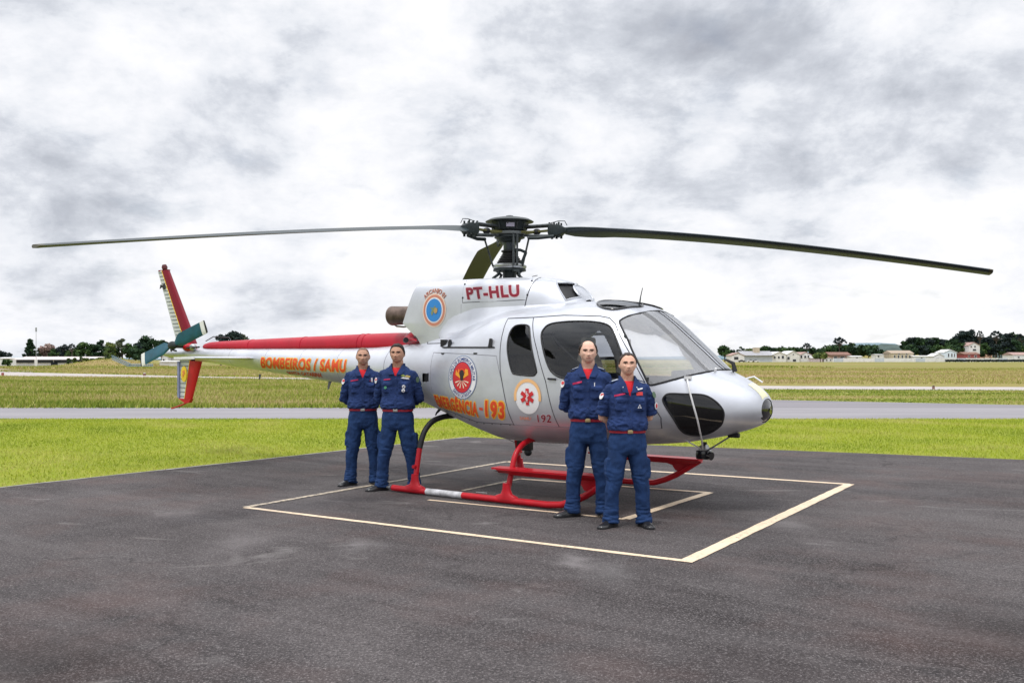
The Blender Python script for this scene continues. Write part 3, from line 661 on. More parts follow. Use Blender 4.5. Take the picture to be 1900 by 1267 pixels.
# exhaust
ex = MB().rings([[Vector((x_, .02+ -.22 + r_*math.cos(a), 2.185+r_*math.sin(a))) for a in (2*math.pi*k/28 for k in range(28))] for x_, r_ in
    ((-1.15, .115), (-1.40, .118), (-1.62, .122), (-1.79, .130), (-1.80, .127), (-1.62, .112), (-1.3, .105))], cap=False).build('exhaust_pipe', M_exh, H)
MB().cyl((-1.31, -.20, 2.185), (-1.33, -.20, 2.185), .104).build('exhaust_core', M_black, H)
MB().tube([(-1.42, -.16, 2.05), (-1.62, -.16, 2.035), (-1.75, -.16, 2.045), (-1.80, -.17, 2.08)], .012, 8).build('drain_pipe', M_alu, H)
# ---- red drive shaft cover along the boom
xsR = np.concatenate([np.arange(-1.42, -5.9, -.08), np.arange(-5.9, -6.14, -.02), [-6.14]]); gr = shell(COVER, xsR, 40)
VR = gr.reshape(-1, 3); nR_ = len(xsR); ii, jj = np.meshgrid(np.arange(nR_-1), np.arange(40), indexing='ij')
FR = np.stack([ii*40+jj, (ii+1)*40+jj, (ii+1)*40+(jj+1) % 40, ii*40+(jj+1) % 40], -1).reshape(-1, 4)
submesh('drive_shaft_cover', VR, FR, np.ones(len(FR), bool), M_red, H)
for x_ in (-2.42, -2.52, -3.7, -4.9):
    MB().tube([Vector((x_, y*1.01, z)) for y, z in zip(*section(COVER, x_, np.linspace(-.1, np.pi+.1, 20)))], .006, 6).build('cover_joint', M_red, H)
# red cone where the cover meets the cowling
mb = MB(); rs = []
for x_, w_, zt, zb in ((-1.62, .17, 1.965, 1.76), (-1.46, .27, 2.01, 1.715), (-1.30, .36, 1.955, 1.755), (-1.16, .43, 1.86, 1.81)):
    rs.append([Vector((x_, w_*math.cos(a), (zt+zb)/2+(zt-zb)/2*math.sin(a))) for a in (2*math.pi*k/24 for k in range(24))])
MB().rings(rs).build('red_fairing', M_red, H, ang=25)
MB().cyl((-1.44, -.33, 1.85), (-1.40, -.36, 1.855), .035).build('fairing_hole', M_black, H)
MB().tube([(-1.20, -.44, 1.88), (-1.14, -.48, 1.90), (-1.09, -.49, 1.86), (-1.10, -.49, 1.82)], .006, 6).build('grab_loop', M_line, H)
# ---- tail fins
def fin(name, z0, le0, te0, z1, le1, te1, thick, m_red, n=14, tilt=0.):
    root = empty(name, parent=H)
    def airf(x0, x1, t, z, y0):
        pr = [(0, 0), (.04, .45), (.15, .85), (.35, 1), (.6, .75), (.85, .3), (1, .04)]
        up = [(x0+(x1-x0)*a, y0+b*t, z) for a, b in pr]; dn = [(x0+(x1-x0)*a, y0-b*t, z) for a, b in reversed(pr[1:])]
        return [Vector(p) for p in up+dn]
    for part, f0, f1, mm in (('leading_section', 0, .44, m_red),):
        def cutprof(z, le, te, y0):
            pr = [(0, 0), (.03, .4), (.10, .75), (.22, .96), (.34, 1), (.47, .95)]
            up = [Vector((le+(te-le)*a, y0+b*thick, z)) for a, b in pr]; dn = [Vector((le+(te-le)*a, y0-b*thick, z)) for a, b in reversed(pr[1:])]
            return up+dn
        MB().rings([cutprof(z0, le0, te0, 0), cutprof(z1, le1, te1, tilt)]).build(part, mm, root)
    def prof2(z, le, te, y0, s=1.):
        pr = [(.48, .90), (.7, .5), (1, .06)]
        up = [Vector((le+(te-le)*a, y0+b*thick*s, z)) for a, b in pr]; dn = [Vector((le+(te-le)*a, y0-b*thick*s, z)) for a, b in reversed(pr)]
        return up+dn
    MB().rings([prof2(z0, le0, te0, 0), prof2(z1, le1, te1, tilt)]).build('trailing_section', M_finw, root)
    mbl = MB()
    for t in (0, 1):
        pass
    a0 = Vector((le0+(te0-le0)*.475, -thick*.97, z0)); a1 = Vector((le1+(te1-le1)*.475, tilt-thick*.97, z1))
    MB().tube([a0, a1], .005, 6).build('yellow_stripe', M_decy, root)
    for k in range(n):
        t = (k+.5)/n; z = z0+(z1-z0)*t; le = le0+(le1-le0)*t; te = te0+(te1-te0)*t
        p = [Vector((le+(te-le)*a, tilt*t-b*thick, z)) for a, b in ((.50, .88), (.7, .46), (.93, .10))]
        MB().tube(p, .0095, 6).build('corrugation', M_rib, root)
    return root
M_finw = mat('fin skin', (.62, .64, .68), .45, .1)
M_rib = mat('fin corrugation', (.17, .19, .22), .5, .2)
up = fin('upper_fin', 1.86, -6.33, -6.87, 3.11, -7.10, -7.42, .045, mat('dark red paint', (.19, .003, .016), .45, spec=.3), 20)
lo = fin('lower_fin', 1.60, -6.18, -6.80, .95, -6.46, -6.80, .04, M_redskid, 9)
MB().box((-7.24, 0, 3.115), (.27, .05, .018)).build('fin_tip', mat('dark red paint', ()), up)
MB().tube([(-7.22, 0, 3.13), (-7.23, 0, 3.17), (-7.24, 0, 3.21)], [.04, .05, .035], 12).build('beacon', mat('dark beacon', (.09, .01, .012), .3), up)
MB().prism([(-6.46, .03, .95), (-6.80, .03, .95), (-6.62, .03, .875), (-6.52, .03, .885)], (0, -.06, 0)).build('fin_foot', M_redskid, lo)
MB().tube([(-6.56, 0, .90), (-6.75, 0, .84), (-6.97, 0, .785), (-7.03, 0, .775)], [.016, .014, .012, .012], 8).build('tail_guard', M_redskid, H)
MB().prism([(-6.775, -.03, 1.57), (-6.83, -.03, 1.57), (-6.83, -.03, .98), (-6.785, -.03, .95)], (0, .06, 0)).build('fin_trailing_strip', mat('lavender strip', (.25, .27, .48), .5), lo)
MB().prism([(-6.62+.125*math.cos(a)*.62, -.052, 1.36+.13*math.sin(a)) for a in (2*math.pi*k/28 for k in range(28))], (0, .012, 0)).build('yellow_badge', M_decy, lo)
MB().prism([(-6.62+x_*.8, -.057, 1.36+z_*.8) for x_, z_ in ((-.02, -.08), (.015, -.02), (.0, .0), (.05, .0), (.02, .09), (-.05, .05), (-.02, .02), (-.045, -.03))], (0, .005, 0)).build('badge_figure', M_deco, lo)
MB().prism([(-7.16+x_, -.036, 2.83+z_) for x_, z_ in ((-.16, -.03), (-.09, .0), (-.04, -.05), (.03, -.01), (.07, .045), (.0, .03), (-.03, .06), (-.08, .03), (-.14, .045))], (0, .006, 0)).build('fin_emblem', M_black, up)
MB().prism([(-7.10+x_, -.040, 2.83+z_) for x_, z_ in ((-.02, -.035), (.05, -.02), (.05, .04), (.0, .03))], (0, .006, 0)).build('fin_emblem', M_decy, up)
# ---- tailplane
stp = [(0, 0), (.05, .5), (.25, 1), (.6, .75), (1, .05)]
def sring(y, x0, ch, t, z): return [Vector((x0-ch*a, y, z+b*t)) for a, b in stp]+[Vector((x0-ch*a, y, z-b*t)) for a, b in reversed(stp[1:])]
st = empty('tailplane', parent=H)
for sd in (-1, 1):
    MB().rings([sring(sd*.12, -4.62, .52, .028, 1.622), sring(sd*1.265, -4.62, .46, .022, 1.625)]).build('stabilizer', M_silver, st)
    MB().box((-4.86, sd*1.27, 1.622), (.48, .015, .032)).build('tip_plate', M_white, st)
    MB().cyl((-4.75, sd*1.2, 1.58), (-4.75, sd*1.2, 1.60), .03).build('position_light', M_black, st)
# ---- tail rotor (sits on the side facing the camera)
tr = empty('tail_rotor', parent=H)
TR = Vector((-6.52, -.33, 1.83))
MB().cyl((-6.52, -.05, 1.83), (-6.52, -.36, 1.83), .045).build('rotor_shaft', M_dkmetal, tr)
MB().sphere((-6.52, -.33, 1.83), (.12, .045, .07), 14, 10).build('tail_hub', M_hub, tr)
MB().tube([(-6.45, -.30, 1.74), (-6.52, -.36, 1.76), (-6.6, -.30, 1.74)], .014, 8).build('pitch_horn', M_black, tr)
MB().sphere((-6.42, -.08, 1.80), (.16, .09, .07), 14, 10).build('tail_gearbox', M_redskid, tr)
MB().sphere((-6.25, -.14, 1.80), (.07, .05, .06), 12, 8).build('gearbox_mount', M_alu, tr)
MB().tube([(-6.35, -.18, 1.79), (-6.05, -.16, 1.80)], .014, 8).build('control_rod', M_black, tr)
ta = math.radians(17)
for sgn in (1, -1):
    d = Vector((math.cos(ta), 0, math.sin(ta)))*sgn
    def rg(r0, ch, th, pitch, q=0):
        c_ = Vector((-math.sin(ta), 0, math.cos(ta)))*math.cos(pitch)+Vector((0, -1, 0))*math.sin(pitch)*sgn; nrm_ = d.cross(c_)
        return [TR+d*r0+c_*(ch*(a-.4))+nrm_*(b*th) for a, b in ((0, 0), (.08, .7), (.3, 1), (.65, .6), (1, 0), (.65, -.6), (.3, -1), (.08, -.7))]
    MB().rings([rg(.09, .07, .022, .3), rg(.18, .17, .018, .25), rg(.25, .215, .014, .22), rg(.80, .215, .009, .12)]).build('tail_rotor_blade', M_teal, tr)
    MB().rings([rg(.801, .216, .0095, .12), rg(.90, .216, .009, .10)]).build('blade_tip', M_white, tr)
    MB().rings([rg(.901, .216, .0095, .1), rg(.93, .20, .008, .10)]).build('blade_tip_edge', M_black, tr)

# ---- main rotor
MRT = empty('main_rotor', parent=H)
tilt = Matrix.Rotation(math.radians(0), 4, 'Y')
hz = 3.19
MB().lathe([(.05, 2.60), (.085, 2.62), (.085, 2.70)], n=20).build('mast_base', M_hub, MRT)
MB().lathe([(.06, 2.72), (.075, 2.74), (.078, 3.02), (.09, 3.04), (.09, 3.16)], n=24).build('mast', mat('mast grey', (.10, .12, .14), .4, .5), MRT)
bo = [(.165, 2.79)]
for k in range(6): bo += [(.150-.012*k, 2.80+.022*k), (.162-.014*k, 2.81+.022*k)]
bo += [(.085, 2.93), (.105, 2.94), (.105, 2.955), (.078, 2.96)]
MB().lathe(bo, n=28).build('mast_boot', M_black, MRT)
MB().lathe([(.10, 2.725), (.20, 2.728), (.212, 2.745), (.212, 2.765), (.18, 2.785), (.13, 2.79)], n=32).build('swashplate', M_alu, MRT)
MB().lathe([(.10, 2.695), (.205, 2.70), (.205, 2.72), (.10, 2.724)], n=32).build('swashplate_lower', M_hub, MRT)
for a in (0.2, 1.7, 3.3, 4.6):
    c, s = math.cos(a), math.sin(a); MB().tube([(.18*c, .18*s, 2.71), (.14*c+.05*s, .14*s-.05*c, 2.66), (.20*c+.1*s, .20*s-.1*c, 2.60)], .018, 8).build('servo_arm', M_hub, MRT)
MB().tube([(.16, -.14, 2.69), (.28, -.20, 2.675), (.29, -.2, 2.62)], .016, 8).build('servo_arm', M_hub, MRT)
# starflex star, cap
MB().lathe([(.10, 3.05), (.13, 3.06), (.15, 3.10), (.19, 3.11), (.19, 3.135), (.12, 3.14)], n=28).build('hub_lower_flange', M_hub, MRT)
MB().lathe([(.14, 3.140), (.195, 3.145), (.20, 3.155), (.20, 3.178), (.195, 3.183), (.14, 3.186)], n=36).build('hub_plate', mat('hub plate grey', (.20, .22, .225), .45, .5), MRT)
MB().lathe([(.17, 3.188), (.205, 3.20), (.215, 3.24), (.235, 3.298), (.20, 3.30)], n=36).build('hub_drum', M_hub, MRT)
MB().lathe([(.235, 3.298), (.27, 3.300), (.300, 3.309), (.302, 3.313), (.25, 3.342), (.15, 3.362), (.06, 3.372), (.045, 3.388), (.02, 3.394)], n=48).build('hub_cap', mat('cap grey green', (.030, .040, .040), .45, .2), MRT)
for k in range(12):
    a = 2*math.pi*k/12; MB().cyl((.208*math.cos(a), .208*math.sin(a), 3.205), (.230*math.cos(a), .230*math.sin(a), 3.292), .011).build('drum_bolt', M_dkmetal, MRT)
MB().box((.135, -.172, 3.25), (.10, .02, .05), rz=.7).build('drum_badge', mat('pale badge', (.4, .38, .48), .4), MRT)
# blade azimuths in the ground plane, measured from the helicopter's nose
def az_local(worlddeg):   # world angle (0 = camera right, 90 = away)
    return math.radians(worlddeg)+HA
R_ = 5.345
for wd, drop, bend in ((99, .62, 1.4), (219, .575, 1.2), (-21, .66, 1.38)):
    a = az_local(wd); d = Vector((math.cos(a), math.sin(a), 0)); t_ = Vector((-math.sin(a), math.cos(a), 0)); up_ = Vector((0, 0, 1))
    bl = empty('rotor_arm', parent=MRT)
    def P3(r, s=0., z=0.): return d*r+t_*s+up_*(hz+z)
    # star arm and sleeve plates
    MB().rings([[P3(r, s*w_, z+s2*h_) for s, s2 in ((-1, -1), (1, -1), (1, 1), (-1, 1))] for r, w_, z, h_ in ((.15, .09, -.02, .014), (.30, .05, -.02, .012), (.42, .035, -.015, .010), (.56, .04, -.01, .010))]).build('star_arm', mat('star olive', (.12, .115, .03), .5), bl, ang=30)
    for zz_ in (.052, -.085):
        mb = MB()
        for sd in (-1, 1): mb.tube([P3(.22, sd*.05, zz_*(.9 if zz_ > 0 else .75)), P3(.56, sd*.055, zz_)], .016, 8)
        mb.build('sleeve_plate', M_dkmetal, bl)
    gm = MB(); gm.rings([[P3(r, s*w_, z+s2*h_) for s, s2 in ((-1, -1), (1, -1), (1, 1), (-1, 1))] for r, w_, z, h_ in ((.52, .065, -.012, .045), (.54, .072, -.014, .066), (.67, .072, -.016, .064), (.70, .06, -.016, .04), (.76, .05, -.018, .022))])
    gm.build('blade_grip', M_hub, bl, ang=30, bevel=.006)
    gb_ = MB()
    for r in (.54, .60, .66):
        for s in (-.05, .05): gb_.cyl(P3(r, s, .045), P3(r, s, .080), .012, n=8); gb_.cyl(P3(r, s, -.075), P3(r, s, -.110), .015, n=8)
    gb_.tube([P3(.54, 0, .08), P3(.64, 0, .10), P3(.72, 0, .095), P3(.75, 0, .04)], .005, 6)
    gb_.build('grip_bolts', M_hub, bl)['kind'] = 'stuff'
    MB().tube([P3(.29, -.12, -.105), P3(.42, -.12, -.11), P3(.60, -.06, -.09)], .022, 8).build('pitch_horn', M_hub, bl)
    MB().sphere(P3(.36, 0, -.02), (.05, .05, .04), 12, 8).build('damper', M_black, bl)
    # blade
    def sect(r, ch, th, pitch):
        z_ = -drop*(max(0, r-.7)/(R_-.7))**bend
        c0 = d*r+up_*(hz-.016+z_); cd_ = t_*(-math.cos(pitch))+up_*math.sin(pitch); nn = d.cross(cd_)
        return [c0+cd_*(ch*(.28-a_))+nn*(b_*th) for a_, b_ in ((0, 0), (.03, .55), (.12, .95), (.3, 1), (.65, .55), (1, .04), (.65, -.45), (.3, -.8), (.12, -.8), (.03, -.5))]
    st_ = [(.70, .15, .030), (.80, .24, .027), (.95, .30, .024), (1.12, .34, .022), (1.28, .35, .021)]+[(r, .35, .020) for r in np.linspace(1.5, R_-.02, 26)]
    MB().rings([sect(r, ch, th, math.radians(11-7*min(1, (r-.7)/4.6)+10*max(0, 1-(r-.7)/.6))) for r, ch, th in st_]).build('main_rotor_blade', M_blade if wd != 99 else M_bladeu, bl)
    MB().rings([sect(R_-.019, .352, .021, math.radians(4)), sect(R_+.02, .34, .019, math.radians(4))]).build('blade_tip_cap', mat('blade tip dark yellow', (.05, .045, .02), .5), bl)
    # pitch link from swashplate to horn
    a2 = a-.36; MB().tube([(.215*math.cos(a2), .215*math.sin(a2), 2.75), P3(.30, -.12, -.105)], .012, 8).build('pitch_link', M_dkmetal, bl)
    MB().sphere(P3(.30, -.12, -.105), .022, 10, 6).build('rod_end', M_dkmetal, bl)
# scissors link on the front right of the mast
sa = -HA*-1
MB().tube([(.10, -.05, 2.955), (.22, -.08, 2.94), (.33, -.12, 2.90)], [.02, .018, .018], 8).build('scissors_link', M_hub, MRT)
MB().tube([(.33, -.12, 2.90), (.27, -.13, 2.76)], .02, 8).build('scissors_link', M_hub, MRT)
for a in (-.75, -.55):
    MB().tube([(.24*math.cos(a), .24*math.sin(a), 2.75), (.24*math.cos(a), .24*math.sin(a), 3.13)], .013, 8).build('control_rod', M_dkmetal, MRT)

# ---- skid gear
for sd in (-1, 1):
    T = 1.085*sd
    MB().tube([(-.96, T, .052), (-.90, T, .05), (0, T, .05), (1.28, T, .05), (1.45, T, .065), (1.60, T, .115), (1.75, T, .185), (1.95, T, .31), (2.07, T, .385)], .037, 14).build('skid', M_redskid, H)
    MB().tube([(-.98, T, .052), (-1.06, T, .05)], [.03, .012], 10).build('skid_end', M_alu, H)
    MB().tube([(-.42, T, .0505), (.12, T, .0505)], .0385, 14).build('skid_label', mat('scuffed label', (.50, .50, .52), .6, var=.4, vscale=14), H)
    for xx_ in (-.606, .738):
        MB().rings([[Vector((xx_+rx*math.cos(a), T+ry*math.sin(a), z)) for a in (2*math.pi*k/16 for k in range(16))] for z, rx, ry in ((.06, .17, .045), (.095, .15, .045), (.12, .075, .042), (.17, .052, .040), (.24, .044, .038))]).build('skid_shoe', M_redskid, H)
    rearp = [(-.606, T, .12), (-.606, 1.04*sd, .36), (-.606, 1.0*sd, .54)]
    curve = catmull([(-.606, 1.0*sd, .54), (-.606, .965*sd, .64), (-.606, .895*sd, .755), (-.606, .76*sd, .85), (-.606, .56*sd, .893), (-.606, .3*sd, .90), (-.606, 0, .90)], 4, False)
    MB().tube(rearp, .032, 12).build('cross_tube', M_redskid, H); MB().tube(curve, .035, 12).build('cross_tube_sleeve', M_black, H)
    fp = catmull([(.738, T, .10), (.738, 1.0*sd, .33), (.738, .93*sd, .51), (.738, .83*sd, .61), (.738, .68*sd, .67), (.738, .45*sd, .69), (.738, 0, .69)], 4, False)
    MB().tube(fp, .032, 12).build('cross_tube', M_redskid, H)
    MB().cyl((-.606, 1.055*sd-.03*sd, .33), (-.606, 1.055*sd+.06*sd, .33), .022).build('tie_down_ring', M_redskid, H)
    # boarding step: a long board with a bevelled underside
    def brd(x_, w_, h_): return [Vector((x_, T+s*w_-.04*sd, z)) for s, z in ((-1, .405), (1, .405), (1, .385), (.35, .385-h_), (-.35, .385-h_), (-1, .385))]
    MB().rings([brd(.56, .085, .005), brd(.63, .095, .03), brd(.85, .10, .055), (brd(1.85, .10, .055)), brd(2.03, .09, .04), brd(2.09, .07, .01)]).build('boarding_step', M_redskid, H, ang=25)
    MB().prism([(1.50, T-.012, .36), (2.06, T-.012, .37), (2.02, T-.012, .34), (1.82, T-.012, .23), (1.74, T-.012, .24), (1.70, T-.012, .30)], (0, .024, 0)).build('step_gusset', M_redskid, H)
    MB().tube([(.3, T*.98, .10), (.45, T*.98, .102)], .006, 6).build('ground_wire', M_alu, H)
# belly fittings
MB().box((.26, -.04, .56), (.17, .12, .14)).build('cargo_hook', M_black, H, bevel=.01)
MB().sphere((.30, -.03, .47), (.05, .05, .05), 12, 8).build('hook_ball', M_dkmetal, H)
MB().sphere((.20, -.12, .46), (.036, .036, .036), 12, 8).build('chrome_ball', mat('chrome', (.8, .8, .8), .08, 1.), H)
MB().tube([(-.5, -.2, .84), (-.1, -.1, .66), (.2, -.03, .55)], .004, 5).build('belly_cable', M_line, H)
MB().tube([(-.75, -.45, .98), (-.79, -.47, .93), (-.80, -.48, .90)], [.02, .012, .008], 8).build('drain_stub', M_black, H)
STR = [(2.667, -.60, 1.405), (2.705, -.655, 1.35), (2.725, -.66, 1.27), (2.76, -.66, 1.15), (2.79, -.62, .99), (2.765, -.50, .86), (2.72, -.35, .76), (2.60, -.06, .63)]
# nose light carried under the chin by three thin struts
MB().box((2.60, -.02, .575), (.15, .12, .10)).build('search_light', M_gloss, H, bevel=.02); MB().cyl((2.66, -.04, .57), (2.70, -.05, .565), .045).build('light_lens', M_gloss, H)
MB().cyl((2.60, -.02, .64), (2.60, -.02, .71), .03).build('light_post', M_black, H)
MB().cyl((2.56, -.02, .62), (2.64, -.02, .64), .05).build('light_collar', M_alu, H)
MB().tube(STR, .010, 8).build('light_strut', M_white, H)
MB().tube([(2.50, -.60, .845), (2.60, -.06, .63)], .008, 8).build('light_strut', M_white, H)
MB().tube([(2.92, -.02, .80), (2.62, -.02, .61)], .009, 8).build('light_strut', M_alu, H)
MB().box((2.94, -.03, .80), (.12, .06, .05)).build('strut_foot', M_black, H, bevel=.01)
# aerials
MB().tube([(1.86, -.10, 2.20), (1.875, -.10, 2.30), (1.90, -.10, 2.40)], [.012, .006, .004], 8).build('whip_aerial', M_dkmetal, H)
MB().tube([(1.82, -.12, 2.195), (1.93, -.16, 2.175)], .03, 8).build('aerial_base', M_black, H)
MB().tube([(-4.75, 0, 1.37), (-4.76, 0, 1.29)], [.02, .008], 8).build('boom_aerial', M_line2, H)
MB().tube([(-3.2, 0, 1.29), (-3.24, 0, 1.17)], [.035, .015], 8, sy=.3).build('boom_aerial', M_line2, H)
MB().tube([(-5.45, 0, 1.90), (-5.5, 0, 1.95), (-5.9, 0, 1.97), (-6.1, 0, 1.90)], .008, 6).build('boom_loop_aerial', M_line, H)
# ---- cabin interior
M_seat = mat('seat cloth', (.28, .25, .19), .85, var=.25, vscale=14)
M_int = mat('interior dark', (.03, .03, .033), .7)
M_hm = mat('pale headrest', (.45, .42, .32), .8)
fl = [Vector((x_, s*rsurf(BODY, x_, .86)*.93, .84)) for s, xs__ in ((-1, (-.1, .4, 1, 1.6, 2.2, 2.6)), (1, (2.6, 2.2, 1.6, 1, .4, -.1))) for x_ in xs__]
MB().prism(fl, (0, 0, .02)).build('cabin_floor', M_int, H)
MB().box((-.12, 0, 1.42), (.04, 1.2, 1.0)).build('cabin_bulkhead', M_lin, H)
def seat(x_, y_, s_=1.):
    r = empty('seat', parent=H)
    MB().box((x_, y_, 1.06), (.46, .44, .10)).build('seat_cushion', M_seat, r, bevel=.03)
    MB().rings([[Vector((x_-.24-(z-1.1)*.22+dx, y_+dy*w_, z)) for dx, dy in ((-.05, -1), (.05, -1), (.05, 1), (-.05, 1))] for z, w_ in ((1.08, .21), (1.3, .22), (1.6, .19), (1.68, .13))]).build('seat_back', M_seat, r, bevel=.02)
    MB().box((x_-.36, y_, 1.78), (.08, .22, .14)).build('headrest', M_hm, r, bevel=.03)
    MB().box((x_, y_, .94), (.30, .30, .15)).build('seat_base', M_int, r)
for x_, y_ in ((1.75, -.42), (1.75, .42), (.55, -.55), (.55, 0), (.55, .55)): seat(x_, y_)
ip = empty('instrument_panel', parent=H)
MB().rings([[Vector((x0, s*w_, z)) for s, z in ((-1, 1.10), (1, 1.10), (1, zt), (-1, zt))] for x0, w_, zt in ((2.36, .34, 1.48), (2.62, .36, 1.50), (2.74, .28, 1.44))]).build('glare_shield', M_int, ip, bevel=.02)
MB().box((2.45, 0, .98), (.3, .26, .28)).build('console', M_int, ip)
for k in range(6): MB().cyl((2.355, -.24+.095*k, 1.36), (2.345, -.24+.095*k, 1.36), .036).build('gauge', M_white if k == 2 else M_gloss, ip)
for y_ in (-.38, .38): MB().tube([(2.12, y_, .86), (2.08, y_, 1.15), (2.04, y_, 1.33)], [.015, .013, .02], 8).build('cyclic_stick', M_int, H)
MB().tube([(2.02, 0, 2.06), (1.5, 0, 2.12), (1.2, 0, 2.14)], .05, 8).build('overhead_panel', M_int, H)

for pts in (((.27, .79, 1.915), (1.0, .79, 1.925)), ((.30, .86, 1.605), (1.2, .86, 1.625))): MB().tube(pts, .018, 8).build('sliding_pane_frame', M_black, H)
MB().tube([(1.10, -.74, 1.90), (1.17, -.72, 1.78), (1.30, -.70, 1.66), (1.42, -.66, 1.55)], .016, 8, sy=.5).build('shoulder_strap', M_black, H)
for x_ in (-2.75, -3.55, -4.35, -5.25):
    MB().tube([Vector((x_, y, z)) for y, z in zip(*section(BODY, x_, np.linspace(-np.pi*.5, np.pi*1.5, 32, endpoint=False)))], .0025, 6, close=True).build('boom_joint', M_line2, H)
# ---- lettering and emblems, laid on the skin
def text_mesh(s, bold=.0, shear=0., space=1.):
    cu = bpy.data.curves.new('t', 'FONT'); cu.body = s; cu.size = 1; cu.offset = bold; cu.shear = shear; cu.space_character = space; cu.fill_mode = 'FRONT'; cu.resolution_u = 4
    o = bpy.data.objects.new('t', cu); COL.objects.link(o); bpy.context.view_layer.update()
    me = bpy.data.meshes.new_from_object(o.evaluated_get(bpy.context.evaluated_depsgraph_get()))
    bpy.data.objects.remove(o); bpy.data.curves.remove(cu)
    vs = np.array([v.co[:2] for v in me.vertices]); fs = [tuple(p.vertices) for p in me.polygons]; bpy.data.meshes.remove(me)
    return vs, fs
def lay_bm(vs, fs, place, maxe):
    bm = bmesh.new(); bv = [bm.verts.new((a, b, 0)) for a, b in vs]
    for f in fs:
        try: bm.faces.new([bv[i] for i in f])
        except ValueError: pass
    bmesh.ops.triangulate(bm, faces=bm.faces)
    for _ in range(5):
        es = [e for e in bm.edges if e.calc_length() > maxe]
        if not es: break
        bmesh.ops.subdivide_edges(bm, edges=es, cuts=1); bmesh.ops.triangulate(bm, faces=bm.faces)
    for v in bm.verts: v.co = place(v.co.x, v.co.y)
    return bm
def lay(name, vs, fs, place, m, parent, maxe=.05):
    """vs: 2D points already in skin coordinates (x, z); place maps (x, z) to a point on the skin"""
    bm = lay_bm(vs, fs, place, maxe); me = bpy.data.meshes.new(name); bm.to_mesh(me); bm.free()
    return mobj(name, me, m, parent, False)
def lay_outline(name, vs, fs, mp, rad, P, off, m, parent):
    """letter edging: the letters spread a little in eight directions, each sheet a hair above the last"""
    V_ = []; F_ = []
    for k in range(8):
        a = 2*math.pi*k/8; sh = vs+rad*np.array([math.cos(a), math.sin(a)]); bm = lay_bm(mp(sh), fs, P(off+.00025*k), .028)
        bm.verts.index_update(); k0 = len(V_); V_ += [v.co.copy() for v in bm.verts]; F_ += [tuple(v.index+k0 for v in f.verts) for f in bm.faces]; bm.free()
    me = bpy.data.meshes.new(name); me.from_pydata(V_, [], F_); me.update(); return mobj(name, me, m, parent, False)
def placer(tab, off): return lambda x, z: Vector((x, -(rsurf(tab, x, z)+off), z))
BP = lambda off: placer(BODY, off)
CBVH = BVHTree.FromPolygons([Vector(v) for v in VC], [tuple(int(i) for i in f) for f in FC])
def CP(off):
    def f(x, z):
        h = CBVH.ray_cast(Vector((x, -3, z)), Vector((0, 1, 0)))
        return h[0]-Vector((0, off, 0)) if h[0] is not None else Vector((x, -(rsurf(COWL, x, z)+off), z))
    return f
def lettering(name, s, bl, br, tl, m, parent, P, outl=None, mo=None, bold=.0, space=1., shear=0., tr_=None, off=.004, d=None):
    """fit a line of text between bottom-left, bottom-right and top-left corners"""
    vs, fs = text_mesh(s, bold, shear, space); x0, x1 = vs[:, 0].min(), vs[:, 0].max(); h0, h1 = 0., .70
    bl, br, tl = map(np.array, (bl, br, tl)); tr_ = np.array(tr_) if tr_ is not None else br+(tl-bl)
    def mp(vs):
        u = ((vs[:, 0]-x0)/(x1-x0))[:, None]; v = ((vs[:, 1]-h0)/(h1-h0))[:, None]
        return (bl*(1-u)+br*u)*(1-v)+(tl*(1-u)+tr_*u)*v
    if outl:
        lay_outline(name+'_outline', vs, fs, mp, outl, P, off-.001, mo, parent)
    return lay(name, mp(vs), fs, P(off+.003), m, parent, .028)
def blob(name, pts, P, m, parent, off): return lay(name, pts, [tuple(range(len(pts)))], P(off), m, parent, .06)
def ell(cx, cz, rx, rz_, n=40, a0=0., a1=2*math.pi): return [(cx+rx*math.cos(a0+(a1-a0)*k/n), cz+rz_*math.sin(a0+(a1-a0)*k/n)) for k in range(n)]
def band(name, cx, cz, rx, rz_, rx2, rz2, P, m, parent, off, a0=0., a1=2*math.pi, n=48):
    vs = []; fs = []
    for k in range(n+1):
        a = a0+(a1-a0)*k/n; vs += [(cx+rx*math.cos(a), cz+rz_*math.sin(a)), (cx+rx2*math.cos(a), cz+rz2*math.sin(a))]
        if k: fs.append((2*k-2, 2*k-1, 2*k+1, 2*k))
    return lay(name, vs, fs, P(off), m, parent, .08)
def arctext(name, s, cx, cz, rx, rz_, h, a_mid, span, P, m, parent, off, flip=False, bold=.01, outl=None, mo=None):
    for nm, bb, mm, of in (([(name+'_outline', bold+outl, mo, off-.003)] if outl else [])+[(name, bold, m, off)]):
        vs, fs = text_mesh(s, bb); x0, x1 = vs[:, 0].min(), vs[:, 0].max(); o = []
        for x_, y_ in vs:
            u = (x_-x0)/(x1-x0)-.5; v = y_/.7*h
            if not flip: a = a_mid-u*span; o.append((cx+(rx+v)*math.cos(a), cz+(rz_+v)*math.sin(a)))
            else: a = a_mid+u*span; o.append((cx+(rx+h-v)*math.cos(a), cz+(rz_+h-v)*math.sin(a)))
        lay(nm, o, fs, P(of), mm, parent, .05)
lettering('emergency_lettering', 'EMERG\u00caNCIA', (-.60, 1.035), (.175, .948), (-.60, 1.163), M_orange, H, BP, .065, M_yellow, .045, space=1.16, tr_=(.20, 1.095))
blob('emergency_dash', [(.215, 1.02), (.27, 1.015), (.272, 1.045), (.217, 1.05)], BP, M_orange, H, .007)
lettering('emergency_number', '193', (.295, .955), (.572, .935), (.320, 1.127), M_orange, H, BP, .065, M_yellow, .045, space=1.12, tr_=(.60, 1.112))
